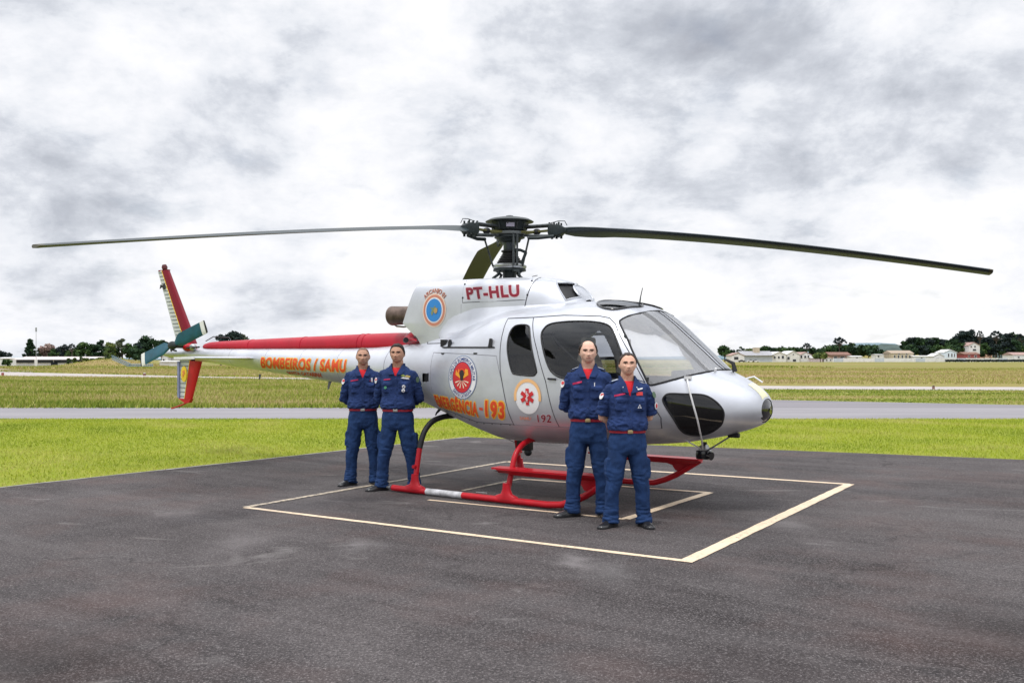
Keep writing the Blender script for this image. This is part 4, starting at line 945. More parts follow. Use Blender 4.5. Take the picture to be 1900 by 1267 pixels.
lettering('boom_lettering', 'BOMBEIROS / SAMU', (-4.47, 1.483), (-2.55, 1.432), (-4.42, 1.628), M_orange, H, BP, .05, M_yellow, .035, space=1.12, tr_=(-2.54, 1.592))
lettering('state_lettering', 'SANTA CATARINA', (-3.93, 1.388), (-3.14, 1.347), (-3.92, 1.425), M_orange, H, BP, .04, mat('decal soft orange', (.62, .28, .12), .5), .01, tr_=(-3.09, 1.405))
lettering('boom_registration', 'PT-HLU', (-5.53, 1.605), (-5.12, 1.60), (-5.53, 1.64), M_crim, H, BP, bold=.02, tr_=(-5.12, 1.637))
lettering('registration_lettering', 'PT-HLU', (-.320, 2.343), (.452, 2.350), (-.362, 2.478), M_crim, H, CP, .04, M_pink, .045, space=1.12, tr_=(.415, 2.484))
lettering('number_lettering', '192', (1.015, .912), (1.19, .914), (1.025, .992), M_crim, H, BP, .04, M_pink, .015, space=1.1, tr_=(1.215, 1.0))
lettering('service_lettering', 'SAMU', (.78, .930), (.925, .928), (.785, .965), mat('decal salmon', (.80, .33, .22), .5), H, BP, bold=.02, tr_=(.94, .963))
# round blue badge on the cowling
e1 = empty('cowling_emblem', parent=H)
band('emblem_halo', -.86, 2.222, .20, .215, .165, .18, CP, mat('decal peach', (.80, .62, .50), .5), e1, .004)
band('emblem_ring', -.86, 2.222, .182, .197, .150, .163, CP, mat('decal terracotta', (.58, .23, .15), .5), e1, .007)
blob('emblem_white', ell(-.86, 2.222, .149, .162), CP, M_decw, e1, .007)
blob('emblem_disc', ell(-.86, 2.222, .132, .145), CP, M_decb, e1, .010)
blob('emblem_figure', [(-.91, 2.19), (-.89, 2.23), (-.93, 2.26), (-.87, 2.25), (-.84, 2.28), (-.82, 2.245), (-.79, 2.25), (-.80, 2.20), (-.83, 2.17), (-.86, 2.20), (-.89, 2.15)], CP, mat('decal olive', (.20, .26, .14), .5), e1, .013)
blob('emblem_figure', ell(-.825, 2.215, .03, .035, 14), CP, mat('decal ochre', (.5, .32, .12), .5), e1, .016)
arctext('emblem_lettering', 'ARCANJO 01', -.86, 2.222, .205, .225, .052, math.pi/2, 1.75, CP, mat('decal brown red', (.34, .06, .04), .5), e1, .007, outl=.05, mo=mat('decal peach', ()))
# fire brigade oval on the baggage door
e2 = empty('brigade_emblem', parent=H); bx, bz = -.045, 1.392
blob('emblem_field', ell(bx, bz, .235, .250), BP, M_decw, e2, .004)
band('emblem_edge', bx, bz, .240, .256, .230, .246, BP, mat('decal slate', (.22, .28, .42), .5), e2, .006)
blob('emblem_disc', ell(bx, bz, .158, .180), BP, M_decr, e2, .007)
band('emblem_edge', bx, bz, .165, .187, .157, .179, BP, M_decn, e2, .009)
arctext('emblem_lettering', 'CORPO DE BOMBEIROS MILITAR', bx, bz, .176, .196, .040, math.pi/2, 3.5, BP, M_decn, e2, .008)
arctext('emblem_lettering', 'SANTA CATARINA', bx, bz, .176, .196, .040, -math.pi/2, 1.7, BP, M_decn, e2, .008, True)
for sg in (-1, 1):
    blob('emblem_flame', [(bx, bz-.03), (bx+sg*.05, bz+.0), (bx+sg*.11, bz+.03), (bx+sg*.10, bz+.09), (bx+sg*.07, bz+.05), (bx+sg*.06, bz+.10), (bx+sg*.03, bz+.06)], BP, mat('decal amber', (.85, .38, .03), .5), e2, .010)
    for k in range(3):
        a = -math.pi/2+sg*(.25+.38*k); blob('emblem_ray', [(bx, bz-.03), (bx+.13*math.cos(a-.06), bz+.02+.15*math.sin(a-.06)), (bx+.13*math.cos(a+.07), bz+.02+.15*math.sin(a+.07))], BP, mat('decal cream', (.85, .72, .55), .5), e2, .010)
blob('emblem_helmet', ell(bx, bz+.045, .04, .04, 16), BP, mat('decal dark', (.03, .02, .02), .5), e2, .013)
band('emblem_crest', bx, bz+.05, .055, .055, .04, .04, BP, M_orange, e2, .013, 0, math.pi, 12)
blob('emblem_chin', [(bx-.03, bz+.02), (bx+.03, bz+.02), (bx+.02, bz-.035), (bx-.02, bz-.035)], BP, mat('decal dark', ()), e2, .013)
# medical star on the sliding door
e3 = empty('medical_emblem', parent=H); sx_, sz_ = .915, 1.188
blob('emblem_field', ell(sx_, sz_-.01, .162, .182), BP, M_decw, e3, .004)
band('emblem_arc', sx_, sz_, .182, .200, .148, .162, BP, mat('decal apricot', (.86, .50, .22), .5), e3, .007, -.25, math.pi+.25)
for k in range(3):
    a = math.pi/2+k*math.pi/3; u = Vector((math.cos(a), math.sin(a))); v = Vector((-u.y, u.x)); cc = Vector((sx_, sz_+.0))
    q = [cc+u*.092+v*.022, cc+u*.092-v*.022, cc-u*.092-v*.022, cc-u*.092+v*.022]; blob('star_bar', [(p.x, p.y) for p in q], BP, M_decr, e3, .010+.0015*k)
lay('star_snake', [(sx_-.004, sz_-.06), (sx_+.004, sz_-.06), (sx_+.004, sz_+.065), (sx_-.004, sz_+.065)], [(0, 1, 2, 3)], BP(.016), M_decw, e3)
band('star_snake_coil', sx_, sz_+.02, .022, .018, .014, .010, BP, M_decw, e3, .016, -1.4, 2.6, 12); band('star_snake_coil', sx_, sz_-.02, .020, .016, .012, .009, BP, M_decw, e3, .016, 1.7, 5.6, 12)
# yellow mark on the nose
def nosep(x, y, off=.004):
    zb, zt, w_, zc_, nb, n_t = interp(BODY, x); return Vector((x, y, zc_+(zt-zc_)*max(0, 1-(abs(y)/w_)**n_t)**(1/n_t)+off))
mb = MB(); n = 10
vs = [nosep(3.13+.155*k/n, y) for k in range(n+1) for y in (-.12, -.06, 0, .05)]
mb.add(vs, [(4*k+j, 4*k+j+1, 4*k+5+j, 4*k+4+j) for k in range(n) for j in range(3)]).build('nose_mark', mat('pale yellow', (.76, .74, .50), .5), H)
# ================================================================ PEOPLE
def remeshed(mb, vox, sm_it=0, disp=None):
    me = bpy.data.meshes.new('t'); me.from_pydata([tuple(v) for v in mb.v], [], mb.f); me.update()
    bm = bmesh.new(); bm.from_mesh(me); bmesh.ops.recalc_face_normals(bm, faces=bm.faces); bm.to_mesh(me); bm.free()
    o = bpy.data.objects.new('t', me); COL.objects.link(o)
    r = o.modifiers.new('r', 'REMESH'); r.mode = 'VOXEL'; r.voxel_size = vox
    if sm_it:
        s_ = o.modifiers.new('s', 'SMOOTH'); s_.iterations = sm_it; s_.factor = .5
    bpy.context.view_layer.update()
    out = bpy.data.meshes.new_from_object(o.evaluated_get(bpy.context.evaluated_depsgraph_get()))
    bpy.data.objects.remove(o); bpy.data.meshes.remove(me)
    if disp:
        nn = [v.normal.copy() for v in out.vertices]
        for v, n in zip(out.vertices, nn): v.co += n*disp(v.co, n)
        out.update()
    return out
def oval(c, rx, ry, n=28, e=2.3):
    c = Vector(c); o = []
    for k in range(n):
        a = 2*math.pi*k/n; x, y = math.cos(a), math.sin(a)
        o.append(c+Vector((rx*math.copysign(abs(x)**(2/e), x), ry*math.copysign(abs(y)**(2/e), y), 0)))
    return o
def gs(x, m, s): return math.exp(-((x-m)/s)**2)
def head_pt(n, grow=0.):
    a, b, c = .0815, .100, .110
    x, y, z = math.copysign(abs(n.x)**.90, n.x)*a, (-(abs(n.y)**.86) if n.y < 0 else n.y)*b, math.copysign(abs(n.z)**.92, n.z)*c
    if z < 0:
        t = -z/c; x *= 1-.25*t**2.0; y *= (1+.46*t**1.8) if y < 0 else (1-.42*t)
    else:
        x *= 1-.05*(z/c)**2
        if y < 0: y *= 1+.10*(z/c)**2
    p = Vector((x, y, z)) + n*grow
    if n.y < -.15:
        ax = abs(x); k = 0.
        k -= gs(x, 0, .011)*(gs(z, .008, .022)*.011+gs(z, -.026, .014)*.025) + gs(ax, .015, .007)*gs(z, -.031, .008)*.009
        k += gs(ax, .032, .016)*gs(z, .008, .011)*.015; k += gs(ax, .047, .014)*gs(z, -.052, .020)*.005
        k -= gs(z, .030, .009)*gs(ax, .028, .026)*.006
        k -= gs(ax, .044, .014)*gs(z, -.014, .014)*.006
        k -= gs(x, 0, .020)*(gs(z, -.0515, .0045)+gs(z, -.064, .0055))*.005
        k += gs(x, 0, .024)*gs(z, -.0575, .0028)*.004
        k -= gs(x, 0, .018)*gs(z, -.097, .012)*.007
        p.y += k
    return p
def head_mesh(mb, hc, fn, nu=56, nv=44):
    rs = []
    for j in range(nv+1):
        b = math.pi*(.01+.98*j/nv); rs.append([hc+fn(Vector((math.sin(b)*math.cos(2*math.pi*i/nu), math.sin(b)*math.sin(2*math.pi*i/nu), -math.cos(b)))) for i in range(nu)])
    mb.rings(rs)
def ss(e0, e1, x): t = min(1, max(0, (x-e0)/(e1-e0))); return t*t*(3-2*t)
def hairline(n, style):
    ph = math.degrees(math.atan2(abs(n.x), -n.y))   # 0 = front, 180 = back
    if style == 'recede': ctrl = [(0, .74), (25, .80), (50, .66), (75, .25), (92, -.12), (110, -.05), (140, -.35), (180, -.42)]
    else: ctrl = [(0, .70), (35, .68), (58, .50), (75, .16), (90, -.14), (108, -.05), (140, -.38), (180, -.45)]
    zb = np.interp(ph, [c[0] for c in ctrl], [c[1] for c in ctrl])
    m = ss(zb-.03, zb+.07, n.z)
    if style == 'sides': m *= 1-ss(.60, .82, n.z+(.22 if ph < 62 else 0))
    return m
def fold(p, sx_, sz_, seed):
    v = noise.noise((p.x*sx_+seed, p.y*sx_, p.z*sz_)); return 1-abs(v)*2.4
M_cloth = mat('navy uniform cloth', (.023, .045, .138), .85, spec=.2, var=.30, vscale=9, bump=.5, bscale=220)
M_cloth2 = mat('navy trouser cloth', (.018, .045, .130), .85, spec=.2, var=.35, vscale=7, bump=.5, bscale=220)
M_tee = mat('red undershirt', (.62, .012, .022), .8)
M_belt = mat('red belt', (.36, .01, .03), .6); M_buckle = mat('belt buckle', (.55, .42, .22), .35, .8); M_buckle2 = mat('silver buckle', (.5, .48, .46), .35, .8)
M_shoe = mat('black boot leather', (.014, .014, .016), .28, coat=.3)
M_eye = mat('eye white', (.26, .22, .20), .4); M_iris = mat('iris', (.02, .012, .01), .2)
M_lip = mat('lips', (.30, .10, .085), .6)
M_strip = mat('red name strip', (.48, .02, .09), .7); M_patchw = mat('white patch', (.68, .68, .70), .7)
M_patchr = mat('red patch', (.60, .05, .05), .7); M_patchg = mat('green patch', (.08, .30, .16), .7); M_pgold = mat('gold thread', (.55, .42, .12), .6); M_btn = mat('navy button', (.01, .02, .06), .4)

def person(label, loc, rz, Hh, skin, hair, hairc, spread=.15, short=False, buckle=None, build=1., toe=(35, 30), patches=(), seed=0, epaul=False, headturn=0., goatee=False):
    root = empty('person', label, 'person', loc, rz); root.scale = (Hh/1.750,)*3
    root['group'] = 'uniformed crew posing beside the helicopter'
    M_skin = mat('skin %d' % seed, skin, .55, sss=.08, var=.12, vscale=26, spec=.35)
    M_hair = mat('hair %d' % seed, hairc, .7, var=.4, vscale=60)
    hc = Vector((0, -.018, 1.634)); W = build
    # ---- body: head, neck, arms, hands, trunk and legs as one surface
    b = MB(); R3 = Matrix.Rotation(headturn, 3, 'Z')
    head_mesh(b, hc, lambda n: R3 @ head_pt(n))
    for sd in (-1, 1):
        er = MB(); er.sphere((0, 0, 0), (.012, .016, .031), 12, 8)
        b.add([hc+R3 @ (Vector((sd*.0805, .012, -.006))+Matrix.Rotation(-.35*sd, 3, 'Z') @ v) for v in er.v], er.f)
    b.tube([(0, .028, 1.43), (0, .016, 1.50), (0, .004, 1.55), (0, 0, 1.60)], [.080, .066, .064, .058], 20)
    b.rings([oval((0, 0, z), rx*W, ry*W, 20) for z, rx, ry in ((.84, .14, .09), (.95, .145, .095), (1.06, .14, .095), (1.2, .145, .09), (1.32, .15, .085), (1.41, .13, .065), (1.44, .09, .055), (1.46, .055, .05))])
    def hand(c, dirv, side):
        d = Vector(dirv).normalized(); up_ = Vector((0, 0, 1)); lat = d.cross(up_).normalized()
        b.rings([[Vector(c)+d*t+up_*(w_*math.cos(a))+lat*(.014*math.sin(a)) for a in (2*math.pi*k/10 for k in range(10))] for t, w_ in ((-.02, .026), (.02, .036), (.06, .042), (.09, .036))])
        for k, (off, ln) in enumerate(((.030, .062), (.010, .072), (-.010, .068), (-.029, .052))):
            s0 = Vector(c)+d*.08+up_*off
            b.tube([s0, s0+d*ln*.45+lat*side*.006, s0+d*ln*.75+lat*side*.026, s0+d*ln*.80+lat*side*.045], [.0095, .0092, .0085, .007], 8)
        t0 = Vector(c)+d*.015+up_*.03; b.tube([t0, t0+d*.03+up_*.03+lat*side*.012, t0+d*.06+up_*.035+lat*side*.026], [.012, .011, .008], 8)
    for sd in (-1, 1):
        el = Vector((sd*.240*W, .075, 1.10)); wr = Vector((sd*.055, .185, 1.005 if sd < 0 else 1.03))
        b.tube([(sd*.10*W, 0, 1.40), (sd*.16*W, .0, 1.375), (sd*.192*W, .015, 1.29), el+Vector((0, -.01, .03)), el, el.lerp(wr, .35), el.lerp(wr, .8), wr], [.045, .050, .046, .042, .041, .042, .033, .028], 14)
        hand(wr, (-sd, .12, -.1), 1)
        x1 = sd*spread
        b.tube([(sd*.085, 0, .90), (sd*.09+x1*.1, 0, .70), (sd*.05+x1*.5, 0, .48), (x1*.85+sd*.01, .01, .28), (x1, .015, .08), (x1, .0, .05)], [.08, .078, .055, .052, .038, .035], 14)
    body = mobj('body', remeshed(b, .0062, 1), M_skin, root, True, 180)
    # ---- eyes, brows, mouth
    bb = BVHTree.FromPolygons([v.co for v in body.data.vertices], [tuple(p.vertices) for p in body.data.polygons])
    def face(x_, z_, off):
        o_ = hc+R3 @ Vector((x_, -.4, z_)); h = bb.ray_cast(o_, R3 @ Vector((0, 1, 0))); return (h[0] if h[0] is not None else hc+R3 @ Vector((x_, -.09, z_)))+R3 @ Vector((0, -off, 0))
    for sd in (-1, 1):
        ec = face(sd*.032, .008, -.0055)
        MB().sphere(ec, (.0115, .009, .0048), 12, 8).build('eye', M_eye, root); MB().sphere(ec+R3 @ Vector((0, -.006, 0)), (.0062, .0045, .0050), 10, 6).build('iris', M_iris, root)
        bp = [face(sd*x_, z_, .0015) for x_, y_, z_ in ((.013, -.0960, .020), (.028, -.0955, .0245), (.044, -.089, .022), (.053, -.081, .016))]
        MB().tube(bp, [.0045, .0058, .005, .0025], 8).build('eyebrow', mat('brow %d' % seed, tuple(c*.8 for c in (hairc if hair != 'shaved' else (.05, .035, .03))), .8), root)  # brows thick and dark, also painting in the shade around the eyes
    MB().tube([face(x_, -.0580+z_, .000) for x_, y_, z_ in ((-.026, -.086, .002), (-.012, -.0965, -.001), (0, -.0985, -.0015), (.012, -.0965, -.001), (.026, -.086, .002))], [.002, .0045, .005, .0045, .002], 8).build('mouth', M_lip, root)
    if seed == 4: MB().tube([face(x_, -.0575, .004) for x_, y_ in ((-.017, -.0935), (0, -.1005), (.017, -.0935))], [.001, .0018, .001], 8).build('teeth', mat('teeth', (.42, .36, .32), .4), root)
    # ---- hair
    hb = MB(); thick = {'short': .009, 'recede': .009, 'sides': .013, 'shaved': .0030}[hair]
    sty = 'short' if hair == 'shaved' else hair
    head_mesh(hb, hc, lambda n: R3 @ head_pt(n, (thick*(1+.35*noise.noise(n*6+Vector((seed, 0, 0)))*(hair != 'shaved'))*(1+.5*max(0, n.z)*(hair == 'short')))*hairline(n, sty)-.007*(1-hairline(n, sty))), 80, 64)
    hb.build('hair', M_hair, root, True, 180)
    # ---- shirt
    s = MB()
    s.rings([oval((0, cy, z), rx*W, ry*W, 32, 2.5) for z, rx, ry, cy in ((.962, .160, .112, 0), (.975, .180, .132, 0), (1.00, .193, .146, -.004), (1.04, .194, .146, -.004), (1.12, .178, .138, 0), (1.22, .180, .136, 0), (1.32, .186, .134, 0), (1.385, .184, .124, .002), (1.432, .160, .106, .006), (1.462, .125, .092, .010), (1.485, .086, .080, .012), (1.50, .075, .074, .014))])
    for sd in (-1, 1):
        el = Vector((sd*.243*W, .078, 1.10)); wr = Vector((sd*.07, .182, 1.02))
        if not short: s.tube([(sd*.10*W, 0, 1.405), (sd*.158*W, .0, 1.385), (sd*.198*W, .012, 1.30), (sd*.224*W, .04, 1.19), el, el.lerp(wr, .3), el.lerp(wr, .75), wr], [.055, .066, .062, .058, .058, .054, .048, .044], 18)
        else: s.tube([(sd*.10*W, 0, 1.405), (sd*.158*W, .0, 1.385), (sd*.202*W, .012, 1.30), (sd*.228*W, .042, 1.19), (sd*.236*W, .062, 1.135)], [.055, .067, .067, .067, .071], 18)
        # pocket bulge
        s.rings([[Vector((sd*.092*W+dx, -.128*W-dy-.0, z)) for dx, dy in ((-w_, -.02), (w_, -.02), (w_, .013), (-w_, .013))] for z, w_ in ((1.175, .046), (1.185, .054), (1.29, .054), (1.295, .05))])
    def dsh(p, n):
        a = .0045*fold(p, 9, 15, seed*3.1) + .004*fold(p, 26, 20, seed*5.3)
        k = ss(1.16, 1.02, p.z); a += k*.010*fold(p, 16, 30, seed*7.7)
        if abs(p.x) > .2*W: a += .006*fold(p, 10, 34, seed*2.2)
        return a-.004
    vz = 1.315 if short else 1.362; shm = remeshed(s, .0085, 2, dsh)
    # neck opening
    bm = bmesh.new(); bm.from_mesh(shm)
    kill = []
    for f in bm.faces:
        c = f.calc_center_median(); vw = .004+.062*max(0, (c.z-vz))/(1.49-vz)
        if (c.y < -.0 and c.z > vz and abs(c.x) < vw) or c.z > 1.493: kill.append(f)
    bmesh.ops.delete(bm, geom=kill, context='FACES')
    low = [f for f in bm.faces if f.calc_center_median().z < .975]; bmesh.ops.delete(bm, geom=low, context='FACES')
    bm.to_mesh(shm); bm.free()
    shirt = mobj('shirt', shm, M_cloth, root, True, 180)
    T = MB(); T.rings([oval((0, cy, z), rx, ry, 24, 2.2) for z, rx, ry, cy in ((1.24, .12, .118, 0), (1.34, .12, .114, 0), (1.40, .11, .106, .004), (1.44, .09, .090, .008), (1.462, .076, .080, .012), (1.468, .060, .066, .014))]); T.build('undershirt', M_tee, root, True, 180)
    dg = bpy.context.evaluated_depsgraph_get(); bvh = BVHTree.FromPolygons([v.co for v in shm.vertices], [tuple(p.vertices) for p in shm.polygons])
    def on_shirt(x, z, off, fb=-.09):
        h = bvh.ray_cast(Vector((x, -1, z)), Vector((0, 1, 0))); y = h[0].y if h[0] is not None and h[0].y < .02 else fb
        return Vector((x, y-off, z))
    def cloth_piece(name, poly, off, th, m, fine=.02):
        bm = bmesh.new(); vs = [bm.verts.new((a, b_, 0)) for a, b_ in poly]; bm.faces.new(vs); bmesh.ops.triangulate(bm, faces=bm.faces)
        for _ in range(4):
            es = [e for e in bm.edges if e.calc_length() > fine]
            if not es: break
            bmesh.ops.subdivide_edges(bm, edges=es, cuts=1); bmesh.ops.triangulate(bm, faces=bm.faces)
        for v in bm.verts: v.co = on_shirt(v.co.x, v.co.y, off)
        r = bmesh.ops.extrude_face_region(bm, geom=bm.faces[:]); 
        for v in [g for g in r['geom'] if isinstance(g, bmesh.types.BMVert)]: v.co.y -= th
        bmesh.ops.recalc_face_normals(bm, faces=bm.faces); me = bpy.data.meshes.new(name); bm.to_mesh(me); bm.free(); return mobj(name, me, m, root, True, 50)
    # collar: two leaves laid back over the shirt front, and a stand behind the neck
    for sd in (-1, 1):
        q = [(.072, -.025, 1.515), (.079, .0, 1.520), (.100, -.045, 1.468), (.098, -.098, 1.425), (.076, -.136, 1.388-(.03 if short else 0)), (.018, -.142, 1.392-(.045 if short else 0)), (.044, -.118, 1.448), (.062, -.070, 1.490)]
        P_ = [Vector((sd*x_*(1 if x_ < .09 else W), y_*W, z_)) for x_, y_, z_ in q]
        MB().add(P_+[p+Vector((-sd*.006, .009, -.004)) for p in P_], [(0, 1, 2, 7), (7, 2, 3, 6), (6, 3, 4, 5)]+[(8, 15, 10, 9), (15, 14, 11, 10), (14, 13, 12, 11)]+[(i, i+8, (i+1) % 8+8, (i+1) % 8) for i in range(8)]).build('collar_leaf', M_cloth, root, True, 60)
        MB().sphere(on_shirt(sd*.068, 1.405, .012, -.12), (.007, .004, .007), 8, 6).build('collar_pin', M_pgold if seed % 2 else M_patchw, root)
    cs = [Vector((.076*math.sin(a), .018+.074*math.cos(a), 1.475)) for a in np.linspace(-2.0, 2.0, 18)]
    MB().rings([[p, p+Vector((0, -.004*0, .045)), p*1.0+Vector((.010*math.sin(a_), .010*math.cos(a_), .043)), p+Vector((.014*math.sin(a_), .014*math.cos(a_), -.012))] for p, a_ in zip(cs, np.linspace(-2.0, 2.0, 18))]).build('collar_stand', M_cloth, root, True, 60)
    # pockets, placket, buttons
    for sd in (-1, 1):
        cx_ = sd*.092*W; cloth_piece('pocket_flap', [(cx_-.056, 1.300), (cx_+.056, 1.300), (cx_+.056, 1.272), (cx_, 1.256), (cx_-.056, 1.272)], .001, .006, M_cloth)
    cloth_piece('placket', [(-.014, 1.0), (.018, 1.0), (.018, 1.375), (-.014, 1.375)], .000, .004, M_cloth, .03)
    for z_ in (1.33, 1.25, 1.17, 1.09): MB().sphere(on_shirt(.002, z_, .006), (.0055, .003, .0055), 8, 6).build('button', M_btn, root)
    for nm, poly, m, off in patches: cloth_piece(nm, poly, off, .003, m)
    if epaul:
        for sd in (-1, 1):
            P_ = [Vector((sd*x_*W, y_, z_)) for x_, y_, z_ in ((.085, -.035, 1.474), (.170, -.035, 1.448), (.178, .015, 1.446), (.085, .02, 1.480))]
            MB().prism(P_, (0, 0, .010)).build('epaulette', M_cloth, root)
            MB().prism([P_[0].lerp(P_[1], .15)+Vector((0, -.002, .011)), P_[0].lerp(P_[1], .8)+Vector((0, -.002, .011)), P_[3].lerp(P_[2], .8)+Vector((0, -.01, .011)), P_[3].lerp(P_[2], .15)+Vector((0, -.01, .011))], (0, 0, .002)).build('epaulette_badge', mat('pale badge cloth', (.42, .46, .55), .7), root)
    # arm patches lie on the outside of each sleeve
    def arm_disc(name, sd, y, z, ry, rz_, m, off):
        h = bvh.ray_cast(Vector((sd*.8, y, z)), Vector((-sd, 0, 0)))
        if h[0] is None: return
        nn = (h[1] if h[1].x*sd > 0 else -h[1]); nn = (nn+Vector((sd*.6, -.5, 0))).normalized(); u = Vector((0, 0, 1))-nn*nn.z; u.normalize(); v = nn.cross(u); c = h[0]+nn*off
        MB().prism([c+v*(ry*math.cos(a))+u*(rz_*math.sin(a)) for a in (2*math.pi*k/16 for k in range(16))], nn*.004).build(name, m, root)
    arm_disc('arm_patch', -1, -.03, 1.315, .026, .036, M_patchw, .006); arm_disc('arm_patch_field', -1, -.03, 1.325, .020, .016, M_patchr, .011)
    arm_disc('arm_patch', 1, -.03, 1.325, .026, .034, mat('dull green patch', (.10, .16, .10), .7), .006)
    if short: arm_disc('arm_patch', 1, .0, 1.215, .030, .036, M_patchw, .008); arm_disc('arm_patch_field', 1, .0, 1.215, .014, .022, M_patchr, .013)
    # ---- belt
    MB().rings([oval((0, 0, z), rx*W, ry*W, 36, 2.4) for z, rx, ry in ((.948, .150, .11), (.950, .186*.96, .135*.96), (.982, .184*.96, .134*.96), (.984, .150, .11))]).build('belt', M_belt, root)
    MB().box((0, -.134*W, .966), (.052, .010, .036)).build('belt_buckle', buckle or M_buckle, root, bevel=.003)
    # ---- trousers
    t = MB()
    t.rings([oval((0, 0, z), rx*W, ry*W, 32, 2.4) for z, rx, ry in ((.955, .168, .122), (.92, .176, .128), (.86, .186, .132), (.80, .188, .130), (.76, .178, .122), (.73, .15, .10))])
    for sd in (-1, 1):
        x1 = sd*spread
        pth = [(sd*.088, 0, .88), (sd*.092, 0, .78), (sd*.085+x1*.15, -.002, .66), (sd*.045+x1*.5, -.010, .50), (x1*.80+sd*.02, .0, .36), (x1*.95, .010, .22), (x1, .012, .12), (x1, .002, .062), (x1, -.004, .036)]
        t.tube(pth, [.092, .098, .095, .082, .074, .069, .070, .076, .080], 22, up=(1, 0, 0), sy=1.12)
        # cargo pocket
        cxp = sd*(.05+.088)+x1*.42
        t.rings([[Vector((cxp+dx*sd, dy, z)) for dx, dy in ((-.03, -.065), (ow, -.060), (ow, .06), (-.03, .065))] for z, ow in ((.50, .006), (.53, .020), (.66, .020), (.69, .006))])
    def dtr(p, n):
        a = .004*fold(p, 8, 9, seed*1.3)+.003*fold(p, 22, 14, seed*4.4)
        k = ss(.30, .10, p.z); a += k*.012*fold(p, 10, 42, seed*6.1); k2 = gs(p.z, .50, .09); a += k2*.006*fold(p, 12, 26, seed*9.2)
        k3 = gs(p.z, .80, .08)*gs(p.x, 0, .12); a += k3*.006*fold(p, 22, 16, seed*2.9)
        return a-.003
    mobj('trousers', remeshed(t, .0085, 2, dtr), M_cloth2, root, True, 180)
    # ---- boots
    for sd, ta_ in ((-1, toe[0]), (1, toe[1])):
        an = math.radians(ta_)*sd; c = Vector((sd*spread, .0, 0)); d = Vector((math.sin(an), -math.cos(an), 0)); l_ = Vector((d.y, -d.x, 0))
        rs = []
        for t_, w_, h_ in ((-.085, .022, .05), (-.075, .034, .085), (-.03, .040, .10), (.02, .041, .095), (.07, .045, .075), (.12, .050, .058), (.165, .047, .048), (.195, .034, .038), (.208, .015, .028)):
            rs.append([c+d*t_+l_*(w_*x_)+Vector((0, 0, .004+(h_-.004)*z_)) for x_, z_ in ((-1, 0), (-1.04, .25), (-.95, .6), (-.6, .93), (0, 1), (.6, .93), (.95, .6), (1.04, .25), (1, 0))])
        MB().rings(rs).build('boot', M_shoe, root, True, 50)
        sl_ = [c+d*t_+l_*(w_) for t_, w_ in ((-.09, -.02), (-.09, .02), (-.06, .042), (.02, .044), (.12, .054), (.18, .046), (.212, .02), (.212, -.02), (.18, -.046), (.12, -.054), (.02, -.044), (-.06, -.042))]
        MB().prism(sl_, (0, 0, .022)).build('sole', M_black, root)
    return root
def rect(x0, x1, z0, z1): return [(x0, z0), (x1, z0), (x1, z1), (x0, z1)]
def disc(x, z, r, n=14): return [(x+r*math.cos(2*math.pi*k/n), z+r*math.sin(2*math.pi*k/n)) for k in range(n)]
person('bald man in a navy uniform at the far left of the four crew members', (-1.90, 11.72, 0), math.radians(7), 1.755, (.54, .31, .215), 'shaved', (.20, .115, .085), .155, buckle=M_buckle2, toe=(42, 25), seed=1,
       patches=[('name_strip', [(-.150, 1.318), (-.055, 1.336), (-.055, 1.350), (-.150, 1.334)], M_strip, .002), ('chest_badge', rect(.105, .125, 1.315, 1.365), M_patchw, .002), ('chest_badge', rect(.085, .128, 1.325, 1.333), M_strip, .0015)])
person('short-haired man in navy uniform with round chest badges, standing behind the rear skid tube', (-1.395, 11.22, 0), math.radians(-5), 1.79, (.54, .30, .205), 'short', (.022, .016, .014), .195, buckle=M_buckle2, build=1.04, toe=(48, 20), seed=2,
       patches=[('name_strip', [(-.145, 1.318), (-.060, 1.328), (-.060, 1.341), (-.145, 1.333)], M_strip, .002), ('pocket_badge', disc(-.115, 1.235, .017), M_patchg, .012),
                ('wings_badge', [(.06, 1.372), (.10, 1.360), (.115, 1.376), (.085, 1.392)], mat('olive badge', (.25, .32, .08), .7), .004), ('wings_badge', [(.105, 1.365), (.165, 1.350), (.17, 1.372), (.13, 1.380)], M_pgold, .004),
                ('wings_badge', [(.065, 1.345), (.16, 1.330), (.15, 1.350), (.09, 1.358)], M_patchw, .005), ('pocket_badge', disc(.105, 1.245, .021), M_patchw, .012), ('pocket_badge', disc(.100, 1.200, .021), M_patchw, .012), ('pocket_badge', disc(.105, 1.245, .007), M_btn, .016), ('pocket_badge', disc(.100, 1.200, .007), M_btn, .016)])
person('tall balding man in a navy uniform standing beside the front cabin door', (.775, 9.36, 0), math.radians(-6), 1.795, (.74, .46, .35), 'sides', (.055, .036, .028), .155, build=.99, toe=(55, 15), seed=3, epaul=True, headturn=.08,
       patches=[('name_strip', [(-.150, 1.310), (-.058, 1.334), (-.058, 1.352), (-.150, 1.330)], M_strip, .002), ('chest_pin', rect(.062, .070, 1.300, 1.335), M_patchw, .002)])
